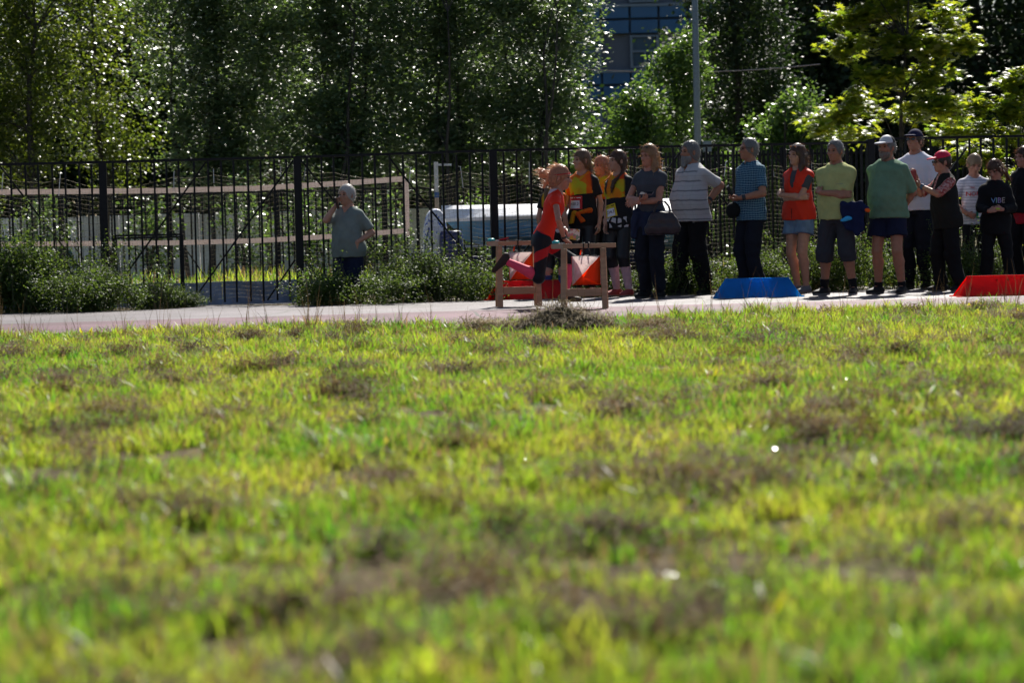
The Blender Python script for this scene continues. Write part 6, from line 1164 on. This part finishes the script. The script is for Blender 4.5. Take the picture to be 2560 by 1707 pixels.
# man in green tee
p = Person('man in green tee, navy shorts and white cap with hands behind his back', 2220, 26.25, 1.70, -28, 'm', 1.08, fat=.05, skin=TAN, head=(-16, 0, 0), hands={'L': dict(loc=(.1, .16, .93), pole=(.6, .2, 1.1)), 'R': dict(loc=(-.06, .17, .9), pole=(-.6, .2, 1.1))}, feet=((-.14, .02, -25), (.14, -.02, 5)))
p.top(cloth('green_tee', (.13, .23, .15)), .85, .95, .02, .9, 'crew', .004, 'tee_shirt'); p.bottom(NVY, .62, .04, .003, 'shorts'); p.socks(BLK, .84); p.shoes(SH_BLK); p.hair(H_GRY, 'short', [], .7, .2); p.beard(hairm('stubble', (.2, .17, .15), (.25, .2, .18)), .5); p.cap(zone_mat('cap_white_black', (.55, .55, .58), (.012, .012, .016)), cloth('cap_white', (.55, .55, .58))); p.band('watch', 1, .85, .038, WATCH, .03)
# tall man in white tee
p = Person('tall man in white tee, navy cap and sunglasses at the back', 2290, 28.1, 1.84, -26, 'm', 1.0, skin=(.4, .2, .14), head=(-12, -6, 0), hands={'L': dict(loc=(.05, -.17, 1.05), pole=(.6, 0, 1.0), curl=.5), 'R': dict(loc=(-.1, -.18, 1.04), pole=(-.6, 0, 1.0), curl=.5)})
p.top(cloth('white_tee', (.66, .65, .74), var=.03), .86, .8, .018, .8, 'crew', .0035, 'tee_shirt'); p.bottom(DKJ, 1.97, .03, .007, 'jeans'); p.shoes(SH_BLK); p.hair(H_BRN, 'short', [], .6, .2); p.cap(cloth('cap_navy', (.02, .02, .06))); p.glasses(FRAME, .012, -.095, DKL)
MB().tube([Vector((0, 0, 0))], .01) if False else None
# woman in red cap
p = Person('woman in bright red cap and black vest raising a red phone case', 2366, 26.85, 1.53, -72, 'f', 1.12, fat=.03, skin=(.38, .18, .13), head=(-6, 2, 0), lean=4, hands={'L': dict(at=(2302, 465, -.16), elbow=(2345, 510, -.35), palm=(0, .6, 0), curl=.6), 'R': dict(at=(2290, 440, .02), elbow=(2330, 520, .15), palm=(0, -.6, 0), curl=.6)}, feet=((-.1, -.05, -15), (.1, .08, 20)))
p.top(floral_mat(), .9, .95, .01, .5, 'v', .003, 'floral_shirt'); p.top(cloth('vest_black', (.016, .016, .016)), .8, 0, .022, .6, 'vest', .004, 'vest'); p.bottom(BLK, 1.97, .026, .006); p.shoes(SH_BLK); p.hair(H_DK, 'short', [], .8, .2); p.cap(cloth('cap_red', (.6, .02, .07), .5)); p.glasses(FRAME, .008, -.095, DKL); p.band('watch', 1, .92, .033, M('watch_blue', (.03, .06, .14), .3, .5), .03)
ph = empty('phone', at(2281, 445, 26.72), math.radians(-72)); setp(ph, 'phone in a red folding case held up by the woman in the red cap', 'phone'); MB().box((-.06, .006, -.05), (.07, .012, .085)).build('case', M('red_case', (.25, .01, .015), .5, .4), ph, .003); MB().box((-.065, -.002, -.11), (.06, .004, -.045)).build('case_flap', MATS['red_case'], ph, .003); MB().box((-.055, .0125, -.045), (.065, .014, .08)).build('screen', DKL, ph)
# boy
p = Person('fair haired boy in white NORD jersey looking down with hand on hip', 2436, 28.4, 1.53, 4, 'm', .88, skin=(.40, .22, .16), head=(6, 22, 4), hands={'R': dict(loc=(-.14, -.13, .98), pole=(-.7, .1, 1.05), palm=(0, 1, 0), dir=(.8, -.1, -.3)), 'L': dict(loc=(.14, -.12, .98), pole=(.7, .1, 1.05), palm=(0, 1, 0), dir=(-.8, -.1, -.3))})
p.top(fine_stripes(), .83, .65, .017, .8, 'v', .003, 'jersey'); p.bottom(BLK, 1.9, .022, .003); p.shoes(SH_BLK); p.hair(H_SND, 'short', [], 1.25, .7); bv = p.bvh(); RDP = M('print_red', (.5, .02, .02), .6, .3)
p.decal('chest_print', text_mesh('NORD W', .072), RDP, .035, 1.24, 0, .005, 0, bv); p.decal('small_print', text_mesh('TMG', .03), RDP, -.06, 1.325, 0, .005, 0, bv)
o = p.decal('number_bib', grid_mesh(.15, .15, 6), M('bib_green', (.01, .16, .1), .5, .3), .07, 1.0, 0, .012, 0, bv); p.decal('number_card', grid_mesh(.1, .1, 6, .0, -.01), MATS['card_white'], .07, 1.0, 0, .016, 0, bv, o)
# girl VIBE
p = Person('short girl in black hoodie with pastel VIBE print looking down at her hands', 2489, 27.0, 1.42, -12, 'f', 1.0, skin=(.38, .17, .12), head=(-28, 26, -6), hands={'R': dict(at=(2472, 528, -.24), elbow=(2440, 545, -.05), palm=(.4, .8, 0), curl=.9, dir=(.9, -.3, .2)), 'L': dict(at=(2506, 524, -.24), elbow=(2550, 550, -.05), palm=(-.4, .8, 0), curl=.9, dir=(-.9, -.3, .2))}, feet=((-.12, 0, -10), (.16, .02, 15)))
p.top(BLK, .76, 1.93, .026, .7, 'hood', .004, 'hoodie'); p.bottom(BLK, 1.97, .02, .006); p.shoes(SH_BLK); p.hair(H_BRN, 'tied', [[(.03, .1, -.02, .026), (.05, .12, -.08, .03), (.07, .11, -.17, .022), (.09, .1, -.22, .008)]], 1.05, .85); bv = p.bvh()
for i, (ch, c_) in enumerate((('V', (.16, .3, .6)), ('I', (.25, .45, .42)), ('B', (.35, .28, .6)), ('E', (.42, .38, .36)))): p.decal('chest_letter', text_mesh(ch, .085), M('vibe_%d' % i, c_, .6, .3, var=.05), -.06 + (0, .04, .08, .135)[i], 1.22, 12, .006, 2, bv)
tw = empty('lime_wristband', at(2489, 523, 26.74), 0); setp(tw, 'lime green strip held between the fingers of the short girl', 'strip'); MB().tube([(-.04, 0, .01), (-.01, .01, -.004), (.02, 0, .004), (.045, 0, 0)], [.009, .012, .011, .008], 6).build('strip', M('lime', (.35, .55, .03), .5, .4), tw)
# girl at the edge
p = Person('girl in black hooded jacket cut by the right edge of the picture', 2562, 27.6, 1.585, -50, 'f', 1.0, skin=(.38, .17, .12), head=(-8, 4, 0)); p.top(BLK, .93, 1.95, .022, .6, 'hood', .004, 'hoodie'); F = p.grid(.0105); F.add(*p.torso(.016, .8, .95, .6), k=.01); p.finish(F, 'red_shirt_hem', zone_mat('red_hem', (.42, .015, .03), (.4, .4, .5)), .003); p.bottom(BLK, 1.97, .02, .006); p.shoes(SH_BLK); p.hair(H_BRN, 'tied', [[(0, .1, -.02, .03), (0, .13, -.09, .03), (0, .13, -.2, .012)]], 1.05, .3)
# woman on the phone, in front of the fence
p = Person('white haired woman in grey green tee talking on a phone by the fence', 868, 27.75, 1.56, -22, 'f', 1.14, fat=.05, skin=(.42, .2, .15), head=(-16, 0, 0), dz=float(gz(PW.x, PW.y)), hands={'R': dict(at=(842, 511, -.12), elbow=(800, 580, -.12), palm=(1, .2, 0), dir=(.25, -.1, 1), curl=.6), 'L': dict(at=(893, 605, -.16), elbow=(935, 572, -.02), palm=(-.3, .9, 0), dir=(-.35, -.1, -.9), curl=.2)})
p.top(cloth('sage_tee', (.17, .2, .19)), .84, .8, .018, .9, 'v', .004, 'tee_shirt', hoff=.04); p.bottom(NVY, 1.97, .03, .003); p.shoes(SH_BLK); p.hair(H_WHT, 'short', [], 1.4, .15)
ph = empty('phone', at(842, 508, 27.56), math.radians(-15)); setp(ph, 'black phone at the ear of the white haired woman', 'phone'); o = MB().box((-.006, -.035, -.07), (.006, .035, .07)).build('case', BLKP, ph, .003); o.rotation_euler = (.1, -.25, 0); o = MB().box((.0065, -.031, -.065), (.0075, .031, .065)).build('screen', DKL, ph); o.rotation_euler = (.1, -.25, 0)

# ------------------------------------------------------------------ thin out the body meshes
for o, r_ in DECIM:
    md = o.modifiers.new('thin', 'DECIMATE'); md.ratio = r_
dg = bpy.context.evaluated_depsgraph_get(); dg.update()
for o, r_ in DECIM:
    me = bpy.data.meshes.new_from_object(o.evaluated_get(dg)); o.modifiers.clear(); old = o.data; o.data = me; bpy.data.meshes.remove(old); me.name = 'body'
    me.polygons.foreach_set('use_smooth', np.ones(len(me.polygons), dtype=bool))
